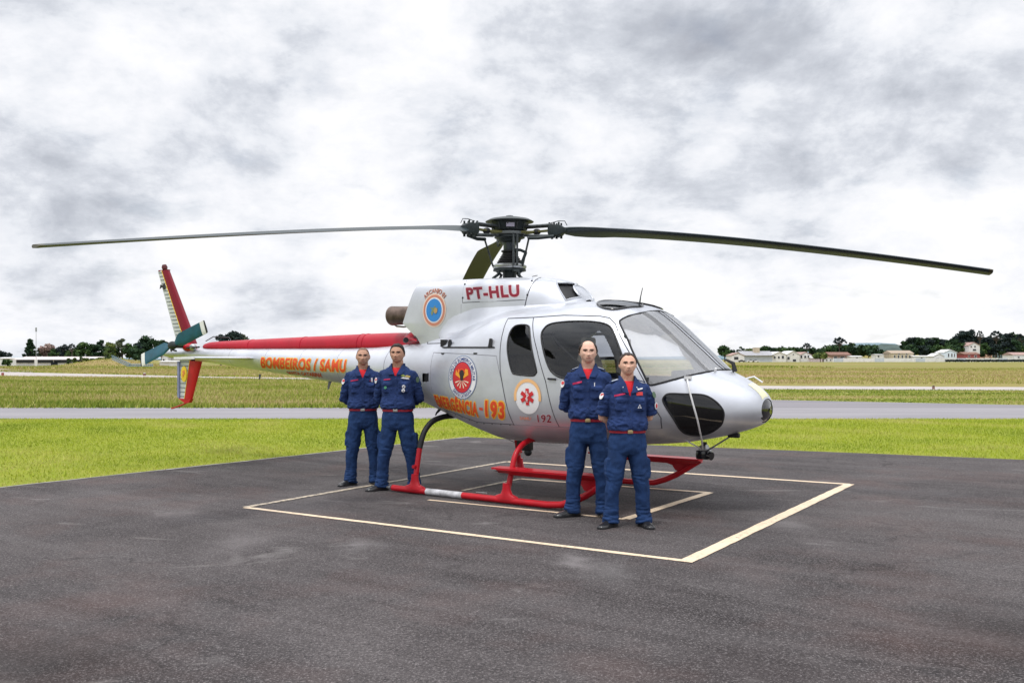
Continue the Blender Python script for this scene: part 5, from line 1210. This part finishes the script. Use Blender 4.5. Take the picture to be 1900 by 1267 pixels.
person('shorter smiling man in short-sleeved navy uniform, nearest to the helicopter nose', (1.105, 8.80, 0), math.radians(5), 1.665, (.74, .44, .32), 'recede', (.045, .030, .024), .168, short=True, build=1.03, toe=(45, 10), seed=4, epaul=True, headturn=-.10,
       patches=[('name_strip', [(-.155, 1.312), (-.050, 1.338), (-.050, 1.354), (-.155, 1.330)], M_strip, .002), ('name_tag', rect(.062, .130, 1.325, 1.360), M_patchr, .002), ('pilot_wings', [(.05, 1.385), (.085, 1.378), (.135, 1.392), (.13, 1.402), (.09, 1.394), (.06, 1.402)], M_patchw, .006),
                ('pocket_badge', [(.070, 1.200), (.110, 1.200), (.090, 1.240)], M_patchw, .012), ('pocket_badge', [(.082, 1.207), (.098, 1.207), (.090, 1.225)], M_decn, .016)])
# ================================================================ BACKGROUND
def at(px, py, D): return Vector(((px-950)/FOC*D, D, CAM_H-(py-HOR)/FOC*D))
M_lf = [blade_mat('leaves deep', [(0, (.008, .022, .010)), (.5, (.018, .045, .018)), (1, (.045, .085, .028))]),
        blade_mat('leaves mid', [(0, (.015, .035, .012)), (.5, (.035, .075, .022)), (1, (.085, .13, .035))]),
        blade_mat('leaves light', [(0, (.03, .06, .015)), (.5, (.08, .12, .03)), (1, (.16, .19, .05))]),
        blade_mat('leaves grey', [(0, (.04, .05, .03)), (.5, (.10, .12, .07)), (1, (.18, .20, .12))]),
        blade_mat('blossom', [(0, (.10, .06, .05)), (.5, (.30, .20, .18)), (1, (.48, .38, .34))]),
        blade_mat('leaves dark blue', [(0, (.006, .012, .014)), (.5, (.014, .026, .026)), (1, (.03, .05, .04))])]
M_bark = mat('bark', (.07, .055, .045), .9)
def leaves(name, cents, n_each, size, m, parent):
    k = len(cents); n = k*n_each; c = np.repeat(np.array([[*q[0], q[1]] for q in cents]), n_each, 0)
    d = rng.normal(size=(n, 3)); d /= np.linalg.norm(d, axis=1)[:, None]; rad = c[:, 3]*rng.uniform(.55, 1.05, n)
    p = c[:, :3]+d*rad[:, None]*np.array([1, 1, .75])
    a = rng.normal(size=(n, 3)); a /= np.linalg.norm(a, axis=1)[:, None]; b = np.cross(a, d+.3*rng.normal(size=(n, 3))); b /= np.linalg.norm(b, axis=1)[:, None]+1e-6
    s = (size*rng.uniform(.6, 1.4, n))[:, None]
    v = np.stack([p-a*s-b*s*.5, p+a*s-b*s*.6, p+b*s], 1).reshape(-1, 3)
    me = bpy.data.meshes.new(name); me.vertices.add(3*n); me.vertices.foreach_set('co', v.reshape(-1)); me.loops.add(3*n); me.loops.foreach_set('vertex_index', np.arange(3*n, dtype=np.int32))
    me.polygons.add(n); me.polygons.foreach_set('loop_start', np.arange(0, 3*n, 3, dtype=np.int32)); me.polygons.foreach_set('loop_total', np.full(n, 3, dtype=np.int32)); me.update()
    tn = np.clip(np.repeat(rng.uniform(.15, .8, k), n_each)+rng.normal(0, .13, n), 0, 1)
    at_ = me.attributes.new('tint', 'FLOAT', 'POINT'); at_.data.foreach_set('value', np.repeat(tn, 3).astype(np.float32))
    return mobj(name, me, m, parent, False)
def tree(name, label, px, top, base, wpx, D, kind='round', m=0, cat='tree', group=None, dens_=1.):
    """px/top/base/wpx: centre column, crown top row, foot row and crown width as measured; turned into metres at distance D"""
    b = at(px, base, D); b.z = min(b.z, terrain(b.x, b.y)) if kind != 'bush' else terrain(b.x, b.y)
    h = (at(px, top, D).z-b.z)*(1.10 if kind == 'round' else 1); wd_ = wpx/FOC*D*(1.3 if kind == 'round' else 1)
    r = empty(name, label, cat, b, random.uniform(0, 6), group)
    cents = []; w2 = wd_/2; tm = MB()
    if kind in ('round', 'bush'):
        z0 = h*(.30 if kind == 'round' else .05); nc = int((16 if kind == 'round' else 10)*dens_)
        for k in range(nc):
            u = rng.uniform(-1, 1, 3); u /= max(1, np.linalg.norm(u)); rr = w2*rng.uniform(.30, .48)
            cents.append(((u[0]*(w2-rr*.7), u[1]*(w2-rr*.7), z0+(h-z0)*.5+u[2]*((h-z0)*.5-rr*.55)), rr))
        cents.append(((w2*.1, 0, h-w2*.32), w2*.35)); ne = 34
    elif kind == 'umbrella':   # Parana pine: a bare stem with candelabra branches and a flat dome
        z0 = h*.62
        for k in range(15):
            a = k*2.4; q = math.sqrt((k+.5)/15); cents.append(((q*w2*.9*math.cos(a), q*w2*.9*math.sin(a), h-w2*.16-(q**2)*(h-z0)*.55), w2*.20))
        ne = 26
    elif kind == 'tier':
        for k in range(26):
            t = (k+.5)/26; rr = w2*(1-t*.86); a = k*2.4
            for q in (.35, .8): cents.append(((rr*q*math.cos(a+q), rr*q*math.sin(a+q), h*(.18+.80*t)), w2*.17*(1.1-t*.5)))
        ne = 18
    tm.tube([(0, 0, -.4), (.02*h, 0, h*.3), (0, .02*h, h*.6), (0, 0, h*.88)], [h*.028+.08, h*.022+.05, h*.014+.03, .03], 7)
    for c_, rr in cents[::(1 if kind == 'umbrella' else 3)]:
        z0_ = h*.62 if kind == 'umbrella' else max(.15*h, c_[2]*.6)
        tm.tube([(0, 0, z0_), (c_[0]*.5, c_[1]*.5, z0_+(c_[2]-z0_)*.35), c_], [h*.012+.03, h*.008+.02, .02], 5)
    tm.build('trunk', M_bark, r)
    leaves('crown', cents, int(ne*(1 if kind == 'umbrella' else 1.9)), max(.12, wd_*(.055 if kind == 'umbrella' else .066)), M_lf[m], r)
    return r
def windows(parent, pts, D0, y, m, fr=None):
    for (x, z, w_, h_) in pts:
        f = MB().box((x, y-.04, z), (w_+.25, .10, h_+.25)).build('window_frame', fr or M_wallw, parent); MB().box((x, y-.10, z), (w_, .06, h_)).build('window', m, parent)
M_wallw = mat('white render wall', (.70, .70, .70), .8, var=.12, vscale=.6)
M_wallc = mat('cream wall', (.68, .675, .655), .8, var=.15, vscale=.6); M_wallb = mat('beige wall', (.50, .43, .32), .85, var=.2, vscale=.5)
M_wallg = mat('pale blue grey cladding', (.50, .55, .62), .6, var=.1, vscale=.4); M_roofg = mat('grey sheet roof', (.33, .33, .35), .7, var=.2, vscale=.4)
M_rooft = mat('terracotta roof', (.22, .12, .09), .85, var=.3, vscale=.8); M_roofd = mat('dusty rose roof', (.36, .24, .21), .85, var=.2, vscale=.8)
M_win = mat('dark window', (.03, .035, .045), .2); M_redw = mat('red painted wall', (.28, .07, .07), .7); M_pinkw = mat('salmon wall', (.55, .34, .26), .8)
def house(name, label, px0, px1, eave, ridge, base, D, depth, wall, roof, front=True, wins=(), cat='house', over=.4):
    a, b = at(px0, base, D), at(px1, base, D); W_ = b.x-a.x; z0 = terrain((a.x+b.x)/2, D)-.2; z0 = min(z0, a.z)
    he = at(px0, eave, D).z-z0; hr = at(px0, ridge, D).z-z0
    r = empty(name, label, cat, ((a.x+b.x)/2, D, z0))
    hw = W_/2
    if front:   # gable towards the airfield
        MB().prism([(-hw, 0, 0), (hw, 0, 0), (hw, 0, he), (0, 0, hr), (-hw, 0, he)], (0, depth, 0)).build('wall', wall, r, False)
        for s in (-1, 1):
            n = Vector((s*(hr-he), 0, hw)).normalized()*.25
            MB().prism([Vector((s*(hw+over), -over, he-over*(hr-he)/hw))+n*.1, Vector((0, -over, hr))+n*.1, Vector((0, -over, hr))+n+Vector((0, 0, .05)), Vector((s*(hw+over), -over, he-over*(hr-he)/hw))+n], (0, depth+2*over, 0)).build('roof', roof, r, False)
    else:
        MB().box((0, depth/2, he/2), (W_, depth, he)).build('wall', wall, r, False)
        MB().prism([(-hw-over, -over, he+.02), (-hw-over, depth/2, hr), (-hw-over, depth+over, he+.02)], (W_+2*over, 0, 0)).build('roof', roof, r, False)
    for (px, py, wp, hp) in wins:
        c = at(px, py, D); k = D/FOC; x, z, w_, h_ = c.x-(a.x+b.x)/2, c.z-z0, wp*k, hp*k
        f = MB().box((x, -.05, z), (w_+.3, .14, h_+.3)).build('window_frame', M_wallw, r, False); MB().box((x, -.11, z), (w_, .08, h_)).build('window', M_win, r, False)
    return r
# ---- left: long hall, mast, trees, mound, blast fence
DL = 300
hall = house('airport_hall', 'long low white building with a dark window band at the far left', 30, 166, 667.2, 661.5, 683, DL+4, 16, M_wallw, mat('pale pinkish roof', (.60, .54, .52), .7, var=.1, vscale=.5), False, (), 'building', 1.2)
c0 = at(98, 670.3, DL+4); k_ = (DL+4)/FOC
for px, w_ in ((47, 33), (82, 34), (117, 33), (142, 14)):
    c = at(px, 670.3, DL+4); MB().box((c.x-hall.location.x, -.12, c.z-hall.location.z), (w_*k_*.97, .25, 5.6*k_)).build('window_band', M_win, hall, False)
c = at(101, 675, DL+4); MB().box((c.x-hall.location.x, -.12, c.z-hall.location.z), (12*k_, .25, 7*k_)).build('doorway', M_win, hall, False)
house('outbuilding', 'small white block beside the low hall, partly behind a dark bush', -12, 30, 664.5, 662.5, 683, DL+10, 14, M_wallw, M_wallw, False, (), 'building', .3)
tree('bush', 'dark rounded bush in front of the small white block', 13, 666, 682, 20, DL-12, 'bush', 1, 'bush')
mast = empty('light_mast', 'thin tall lattice mast rising in front of the low hall', 'mast', (at(67, 680, 292).x, 292, terrain(at(67, 680, 292).x, 292)))
zt_ = at(67, 608, 292).z-mast.location.z
MB().tube([(0, 0, 0), (0, 0, zt_*.75), (0, 0, zt_)], [.09, .07, .05], 8).build('pole', mat('galvanised grey', (.30, .32, .34), .5, .3), mast)
MB().box((0, 0, zt_-.6), (.35, .35, 1.3)).build('lamp_head', mat('galvanised grey', ()), mast)
MB().box((0, 0, 1.2), (.7, .5, 2.2)).build('control_box', M_wallw, mast)
tree('conifer', 'layered dark conifer standing behind the low hall', 56, 629, 672, 34, DL+30, 'tier', 0)
tree('tree', 'low dark tree at the extreme left edge', -2, 653, 672, 24, DL+60, 'round', 5); tree('tree', 'small dark tree just left of the layered conifer', 17, 656, 672, 11, DL+70, 'round', 5)
LT = [(76, 646, 14, 0, 'round', 'dark tree right beside the layered conifer'), (88, 640, 24, 4, 'round', 'pinkish blossoming tree behind the low hall'), (101, 650, 16, 1, 'round', 'small dark tree to the right of the blossoming tree'),
      (110, 646, 18, 5, 'round', 'dark rounded tree above the middle of the hall roof'), (120, 642, 16, 5, 'round', 'upright dark tree above the right part of the hall roof'),
      (133, 637, 17, 5, 'umbrella', 'small umbrella-crowned pine above the end of the hall'), (134, 650, 26, 1, 'round', 'broad tree under the small umbrella pine'), (146, 648, 20, 1, 'round', 'green tree directly right of the small umbrella pine'),
      (156, 638, 24, 1, 'round', 'tall mid green tree left of the big dark one'), (172, 641, 26, 0, 'round', 'wide dark green tree beyond the end of the hall'), (187, 634, 22, 0, 'round', 'highest dark round tree in the left tree row'),
      (203, 638, 20, 2, 'round', 'yellowish green tree in the left tree row'), (212, 645, 20, 1, 'round', 'bushy green tree beside the yellowish one'), (226, 632, 20, 3, 'round', 'grey green thin-crowned tree in the left tree row'),
      (240, 640, 24, 1, 'round', 'green tree left of the big dark tree near the tail fin'), (252, 648, 26, 0, 'round', 'dark tree in front of the big one near the tail rotor'), (270, 627, 34, 0, 'round', 'biggest dark tree, just left of the tail rotor'),
      (262, 640, 26, 5, 'round', 'dark tree leaning against the biggest one'), (300, 634, 30, 0, 'round', 'dark tree seen behind the tail rotor blades'), (322, 655, 24, 1, 'round', 'low tree under the tail rotor hub'), (338, 652, 20, 2, 'round', 'light low tree just right of the tail rotor hub')]
for px, top, w_, m, kd, lb in LT: tree('pine_tree' if kd == 'umbrella' else 'tree', lb, px, top, 676, w_, DL+22+(px % 7)*3, kd, m)
tree('tree', 'treetop rising above the red cover of the tail boom', 430, 619, 676, 34, DL+60, 'round', 5); tree('tree', 'smaller treetop showing above the boom, left of the taller one', 452, 625, 676, 20, DL+70, 'round', 3)
tree('tree', 'treetop showing above the boom cover near its rear end', 410, 625, 676, 18, DL+75, 'round', 5)
for k, (px, y_, w_, m) in enumerate(((128, 664, 10, 1), (139, 663, 12, 2), (150, 661, 10, 1), (160, 664, 14, 2), (172, 665, 12, 1), (185, 666, 14, 2), (198, 664, 12, 1))):
    tree('shrub', ['shrub at the left foot of the mound by the hall', 'pale shrub on the mound against the hall end', 'dark shrub on the mound above the hall end', 'wide pale shrub on the crest of the mound', 'green shrub on the crest under the dark trees', 'pale shrub on the mound left of the blast fence', 'last shrub on the mound before the blast fence'][k], px, y_, 673, w_, 288, 'bush', m, 'shrub')
# blast fence: a sloping screen and a low lattice run
bf = empty('blast_fence', 'pale blue lattice blast fence running down from the mound', 'fence', (at(240, 680, 240).x, 240, terrain(at(240, 680, 240).x, 240)))
M_bf = mat('pale blue steel', (.20, .28, .36), .5)
bo_ = bf.location
for k in range(15):
    px = 208+k*2.3; y0 = 659+k*1.05; a = at(px, y0, 240)-bo_; b_ = at(px+3, y0+7.5, 240)-bo_
    MB().box(((a.x+b_.x)/2, 0, (a.z+b_.z)/2), (.12, .10, a.z-b_.z)).build('slat', M_bf, bf)
for dy in (0, 3.5, 7): MB().tube([at(207, 659.5+dy, 240)-bo_, at(242, 675+dy*.9, 240)-bo_], .09, 6).build('rail', M_bf, bf)
for k in range(12):
    px = 241+k*3.8; MB().cyl(at(px, 675.5, 240)-bo_, Vector((at(px, 685, 240).x-bo_.x, 0, 0)), .09, n=6).build('post', M_bf, bf)
for py in (676, 679, 682): MB().tube([at(240, py, 240)-bo_, at(284, py, 240)-bo_], .12, 6).build('rail', M_bf, bf)
house('cottage', 'small white and red cottage showing under the tail rotor', 300, 312, 661, 657, 678, DL, 8, M_wallw, M_rooft, True, ((304, 668, 3, 4),)); house('cottage', 'second white cottage between tail rotor and lower fin', 313, 322, 663, 659, 678, DL+3, 8, M_wallw, M_roofd, True, ((317, 669, 3, 3),))
house('long_wall_building', 'long low white shed seen under the tail boom end', 296, 345, 671, 669.5, 680, DL-8, 6, M_wallw, M_wallw, False, (), 'building')
mk = empty('runway_marker', 'small red and white marker post beside the far path at the left edge', 'marker', G(5, 697)); MB().box((0, 0, .15), (.18, .18, .30)).build('marker_body', M_redw, mk); MB().box((0, 0, .34), (.16, .16, .07)).build('marker_cap', M_wallw, mk)
mk = empty('runway_marker', 'lone reddish marker far out in the left field under the fence', 'marker', G(268, 697)); MB().box((0, 0, .12), (.22, .2, .24)).build('marker_body', M_rooft, mk); MB().box((0, 0, .27), (.18, .15, .06)).build('marker_cap', M_wallw, mk)
mk = empty('runway_marker', 'small dark marker by the path right of the helicopter nose', 'marker', G(1732, 722)); MB().box((0, 0, .08), (.10, .10, .16)).build('marker_body', M_rooft, mk); MB().box((0, 0, .18), (.08, .08, .04)).build('marker_cap', M_win, mk)

# ---- right: hangars, houses, boundary wall, woods
DR = 600
house('white_house', 'white gabled building with a dark strip window next to the helicopter nose', 1357, 1381, 659.5, 655, 673, DR-20, 14, M_wallw, M_roofd, True, ((1366, 664.5, 8, 5),))
hg = house('hangar', 'wide low hangar with a grey hipped roof and small tower', 1381, 1433, 659.5, 651, 673, DR, 22, M_wallg, M_roofg, False, (), 'hangar', 1.5)
c = at(1409, 651, DR); MB().box((c.x-hg.location.x, 8, c.z-hg.location.z), (3.6, 4, 4.6)).build('roof_tower', M_wallb, hg, False)
house('hangar', 'cream hangar with a shallow gable and three dark openings', 1433, 1459, 658, 653, 673, DR, 20, M_wallc, M_wallw, True, ((1437.5, 663, 3.2, 4), (1445, 663, 3.2, 4), (1452.5, 662.5, 4, 5)), 'hangar')
house('hangar', 'pale hangar with a higher gable and one dark door', 1459.5, 1484, 658, 651.5, 673, DR+2, 20, M_wallc, M_wallw, True, ((1463, 664.5, 4, 5), (1474, 668.5, 6, 4), (1472, 657.5, 2, 2)), 'hangar')
house('hangar', 'pinkish hangar with a worn roof, right of the pale gabled one', 1484.5, 1506, 659, 653.5, 672, DR+5, 20, M_wallw, M_roofd, True, ((1487, 662, 3, 5), (1494, 662, 3.5, 4), (1500, 661.5, 3, 4)), 'hangar')
house('shed', 'low pale pink shed between the hangars and the roadside tree', 1506, 1526, 664, 662.5, 672, DR, 10, mat('pale pink wall', (.60, .52, .55), .8), M_wallw, False, (), 'building')
house('cottage', 'small white cottage left of the boundary wall', 1529, 1546, 665.5, 662.5, 672, DR, 8, M_wallw, M_pinkw, True, ((1534, 668, 2, 2.5), (1541, 668, 2, 2.5)))
house('red_roofed_house', 'wide house with a grey and red hipped roof at the hill foot', 1541, 1576, 658.5, 653, 670, DR+40, 14, M_roofd, M_rooft, False, ((1550, 663, 6, 3), (1563, 663, 8, 3)), 'house', 1.2)
house('flat_shed', 'low white shed in front of the blue hills', 1579, 1600, 661.5, 660, 669, DR+30, 8, M_wallc, M_wallw, False, ((1590, 664, 4, 2),), 'building')
house('white_block', 'small white block behind the wall left of the beige villa', 1625, 1640, 658, 657, 668, DR+30, 8, M_wallw, M_wallw, False, ((1630, 661, 3, 3),), 'building')
house('villa', 'beige two-storey villa with arched front behind the white wall', 1654, 1695, 655.5, 650, 669, DR+25, 14, M_wallb, mat('tan roof', (.36, .29, .22), .85), False, ((1660, 662, 2.5, 6), (1667, 662, 2.5, 6), (1674, 662, 2.5, 6), (1681, 662, 2.5, 6), (1688, 662, 2.5, 6), (1668, 656.5, 3, 1.8), (1682, 656.5, 3, 1.8)))
house('low_wing', 'long low white building right of the beige villa', 1695, 1730, 661, 659.5, 670, DR+20, 8, M_wallw, M_wallc, False, ((1710, 664, 3, 2),), 'building')
house('shed', 'white lean-to shed with a grey door beside the blue gabled house', 1732, 1752, 661, 656, 670.5, DR, 10, M_wallw, M_wallw, True, ((1739, 666.5, 6, 5),), 'shed')
house('gabled_house', 'white and pale blue gabled house with tall windows near the right', 1751, 1775, 654, 649, 670, DR+8, 12, mat('pale blue white wall', (.62, .70, .78), .8), M_wallw, True, ((1760, 659, 2, 6), (1766, 659, 2, 6), (1771, 659, 1.5, 6)))
house('hill_house', 'white house with dark windows high among the trees at right', 1797, 1818, 641, 635.5, 652, DR+52, 12, M_wallw, M_roofd, True, ((1802, 643, 2.5, 2.5), (1809, 643, 2.5, 3), (1808, 649, 6, 3)))
house('red_house', 'red walled house with a terracotta roof below the hill house', 1789, 1818, 657, 653, 668, DR+40, 12, M_redw, M_rooft, False, ((1798, 661, 3, 3), (1810, 661, 4, 3)))
house('salmon_house', 'narrow salmon house half hidden in the dark wood', 1830, 1841, 648, 645.5, 664, DR+80, 10, M_pinkw, M_rooft, False, ((1835, 652, 2, 3),))
house('barn', 'white long barn with a brownish roof at the right edge', 1881, 1925, 658.5, 653.5, 670, DR, 14, M_wallw, M_roofd, False, ((1890, 663, 3, 3),), 'barn')
wl = empty('boundary_wall', 'long low white boundary wall along the far right of the field', 'wall', (at(1650, 668, DR).x, DR-4, 0))
for k in range(19):
    pa, pb = 1546+k*19, 1546+(k+1)*19-.5; a, b_ = at(pa, 668, DR-4), at(pb, 668, DR-4); h_ = at(0, 664.5, DR-4).z
    MB().box(((a.x+b_.x)/2-wl.location.x, 0, h_/2), (b_.x-a.x, .3, h_)).build('wall_panel', M_wallw if k % 4 else M_wallg, wl, False)
    MB().box((a.x-wl.location.x, -.1, h_/2+.1), (.5, .5, h_+.2)).build('pillar', M_wallw, wl, False)
RT = [(1345, 643, 20, 1, 'round', 'green tree showing just over the windshield edge'), (1356, 650, 14, 0, 'round', 'dark tree behind the white gabled building'), (1374, 645, 12, 0, 'round', 'upright dark tree left of the wide hangar'), (1391, 648, 16, 2, 'round', 'yellow green tree over the left end of the wide hangar'),
      (1401, 647, 16, 1, 'round', 'tree directly left of the hangar tower'), (1422, 645, 24, 1, 'round', 'tree directly right of the hangar tower'), (1436, 646, 22, 0, 'round', 'dark tree above the gap between hangars'), (1450, 646, 24, 1, 'round', 'tree above the three-door hangar'),
      (1465, 646, 22, 1, 'round', 'tree above the pale high-gabled hangar'), (1480, 647, 20, 0, 'round', 'dark low tree left of the first umbrella pine'), (1497, 636, 18, 5, 'umbrella', 'first umbrella pine, behind the pinkish hangar'), (1490, 648, 16, 0, 'round', 'dark tree at the foot of the first umbrella pine'),
      (1508, 646, 18, 0, 'round', 'dark tree right of the first umbrella pine'), (1558, 625, 27, 5, 'umbrella', 'large umbrella pine standing alone on the wooded hill'), (1522, 655, 20, 2, 'round', 'lone olive green tree at the edge of the airfield'),
      (1579, 638, 16, 0, 'round', 'rounded tree at the right end of the wooded hill'), (1612, 641, 32, 0, 'round', 'broad dark tree standing in front of the blue hills'), (1634, 650, 20, 0, 'round', 'low dark tree left of the beige villa'), (1648, 652, 14, 1, 'round', 'small tree against the left side of the villa')]
for px, top, w_, m, kd, lb in RT:
    tree('pine_tree' if kd == 'umbrella' else 'tree', lb, px, top, 671, w_, DR-8 if px == 1522 else DR+45+(px % 5)*5, kd, m)
rt = random.Random(3)
for px, top in ((1518, 650), (1528, 646), (1538, 643.5), (1548, 641.5), (1560, 640.5), (1571, 641.5), (1583, 646), (1592, 651)):
    tree('tree', 'dark bushy tree on the wooded hill under the large umbrella pine', px, top, 668, 20, DR+85, 'round', rt.choice((0, 0, 1)), 'tree', 'trees on the wooded hill')
prof = [(1683, 634), (1692, 629), (1702, 628), (1713, 632), (1722, 629), (1733, 628.5), (1745, 631), (1755, 633), (1766, 630), (1777, 626), (1786, 617), (1793, 619), (1802, 615), (1811, 626), (1821, 628), (1832, 627), (1844, 628), (1855, 632), (1866, 622), (1878, 620), (1888, 624), (1899, 626), (1911, 622), (1922, 624)]
for px, top in prof:
    tree('tree', 'dark tree in the dense wood on the rise at the right edge', px, top, 660, 21, DR+125, 'round', rt.choice((0, 5, 0)), 'tree', 'trees of the dense wood', 1.2)
    tree('tree', 'lower dark tree along the front of the dense wood', px+5, max(top+12+rt.uniform(-2, 3), 651 if 1790 < px+5 < 1826 else 0), 666, 20, DR+62, 'round', rt.choice((0, 5, 1)), 'tree', 'front trees of the dense wood', 1.2)
for px, top, w_, lb in ((1818, 613, 15, 'slender umbrella pine above the hill house'), (1848, 613, 24, 'wide umbrella pine highest over the dense wood'), (1893, 619, 20, 'umbrella pine near the right edge of the photo')):
    tree('pine_tree', lb, px, top, 655, w_, DR+100, 'umbrella', 5)
# clipped hedge along the field edge, far hills with the haze painted in as blue
hv = []; hf = []; 
hedge_l = [((at(1755+k*1.5, 670, DR-14).x, DR-14, .9), 1.0) for k in range(112)]
o = leaves('hedge', hedge_l, 26, .35, M_lf[5], None); tag(o, 'long dark hedge strip in front of the white wall at right', 'hedge')
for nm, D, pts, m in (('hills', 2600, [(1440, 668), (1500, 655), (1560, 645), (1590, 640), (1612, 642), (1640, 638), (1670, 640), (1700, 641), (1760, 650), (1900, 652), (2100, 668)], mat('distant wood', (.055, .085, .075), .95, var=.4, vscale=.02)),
                      ('distant_hills', 4200, [(-900, 668), (-100, 661), (300, 664), (700, 660), (1200, 662), (1500, 652), (1560, 640), (1600, 636), (1660, 637.5), (1720, 645), (2300, 655), (3200, 668)], mat('haze tinted hills', (.16, .23, .27), .95))):
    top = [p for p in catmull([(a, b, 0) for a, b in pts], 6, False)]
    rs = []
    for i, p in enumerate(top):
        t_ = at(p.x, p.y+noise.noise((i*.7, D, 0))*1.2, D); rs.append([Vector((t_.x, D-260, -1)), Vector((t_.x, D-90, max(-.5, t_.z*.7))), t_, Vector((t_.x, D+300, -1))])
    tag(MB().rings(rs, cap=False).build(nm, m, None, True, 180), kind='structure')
# cars on the road before the hangars
for px, cc, lb in ((1393, M_wallw, 'white car parked in front of the wide hangar'), (1402, M_wallw, 'second white car parked before the wide hangar, nearer its tower'), (1376, M_win, 'dark car parked at the corner of the white gabled building')):
    b0 = at(px, 671, DR-30); cr = empty('parked_car', lb, 'car', (b0.x, DR-30, 0), 0, None)
    MB().rings([[Vector((x, s*.8, z)) for s in (-1, 1)]+[Vector((x, s*.8, .3)) for s in (1, -1)] for x, z in ((-2.1, .75), (-2.0, .9), (-.9, .95), (.9, .95), (2.0, .85), (2.15, .6))]).build('car_body', cc, cr)
    MB().rings([[Vector((x, -w_, .93)), Vector((x, w_, .93)), Vector((x*.8, w_*.85, z)), Vector((x*.8, -w_*.85, z))] for x, w_, z in ((-1.5, .72, .96), (-.9, .74, 1.4), (.5, .74, 1.42), (1.2, .72, .96))]).build('car_cabin', M_win, cr)
    for x in (-1.3, 1.3):
        for s in (-.8, .8): MB().cyl((x, s-.1, .32), (x, s+.1, .32), .32, n=14).build('wheel', M_black, cr)
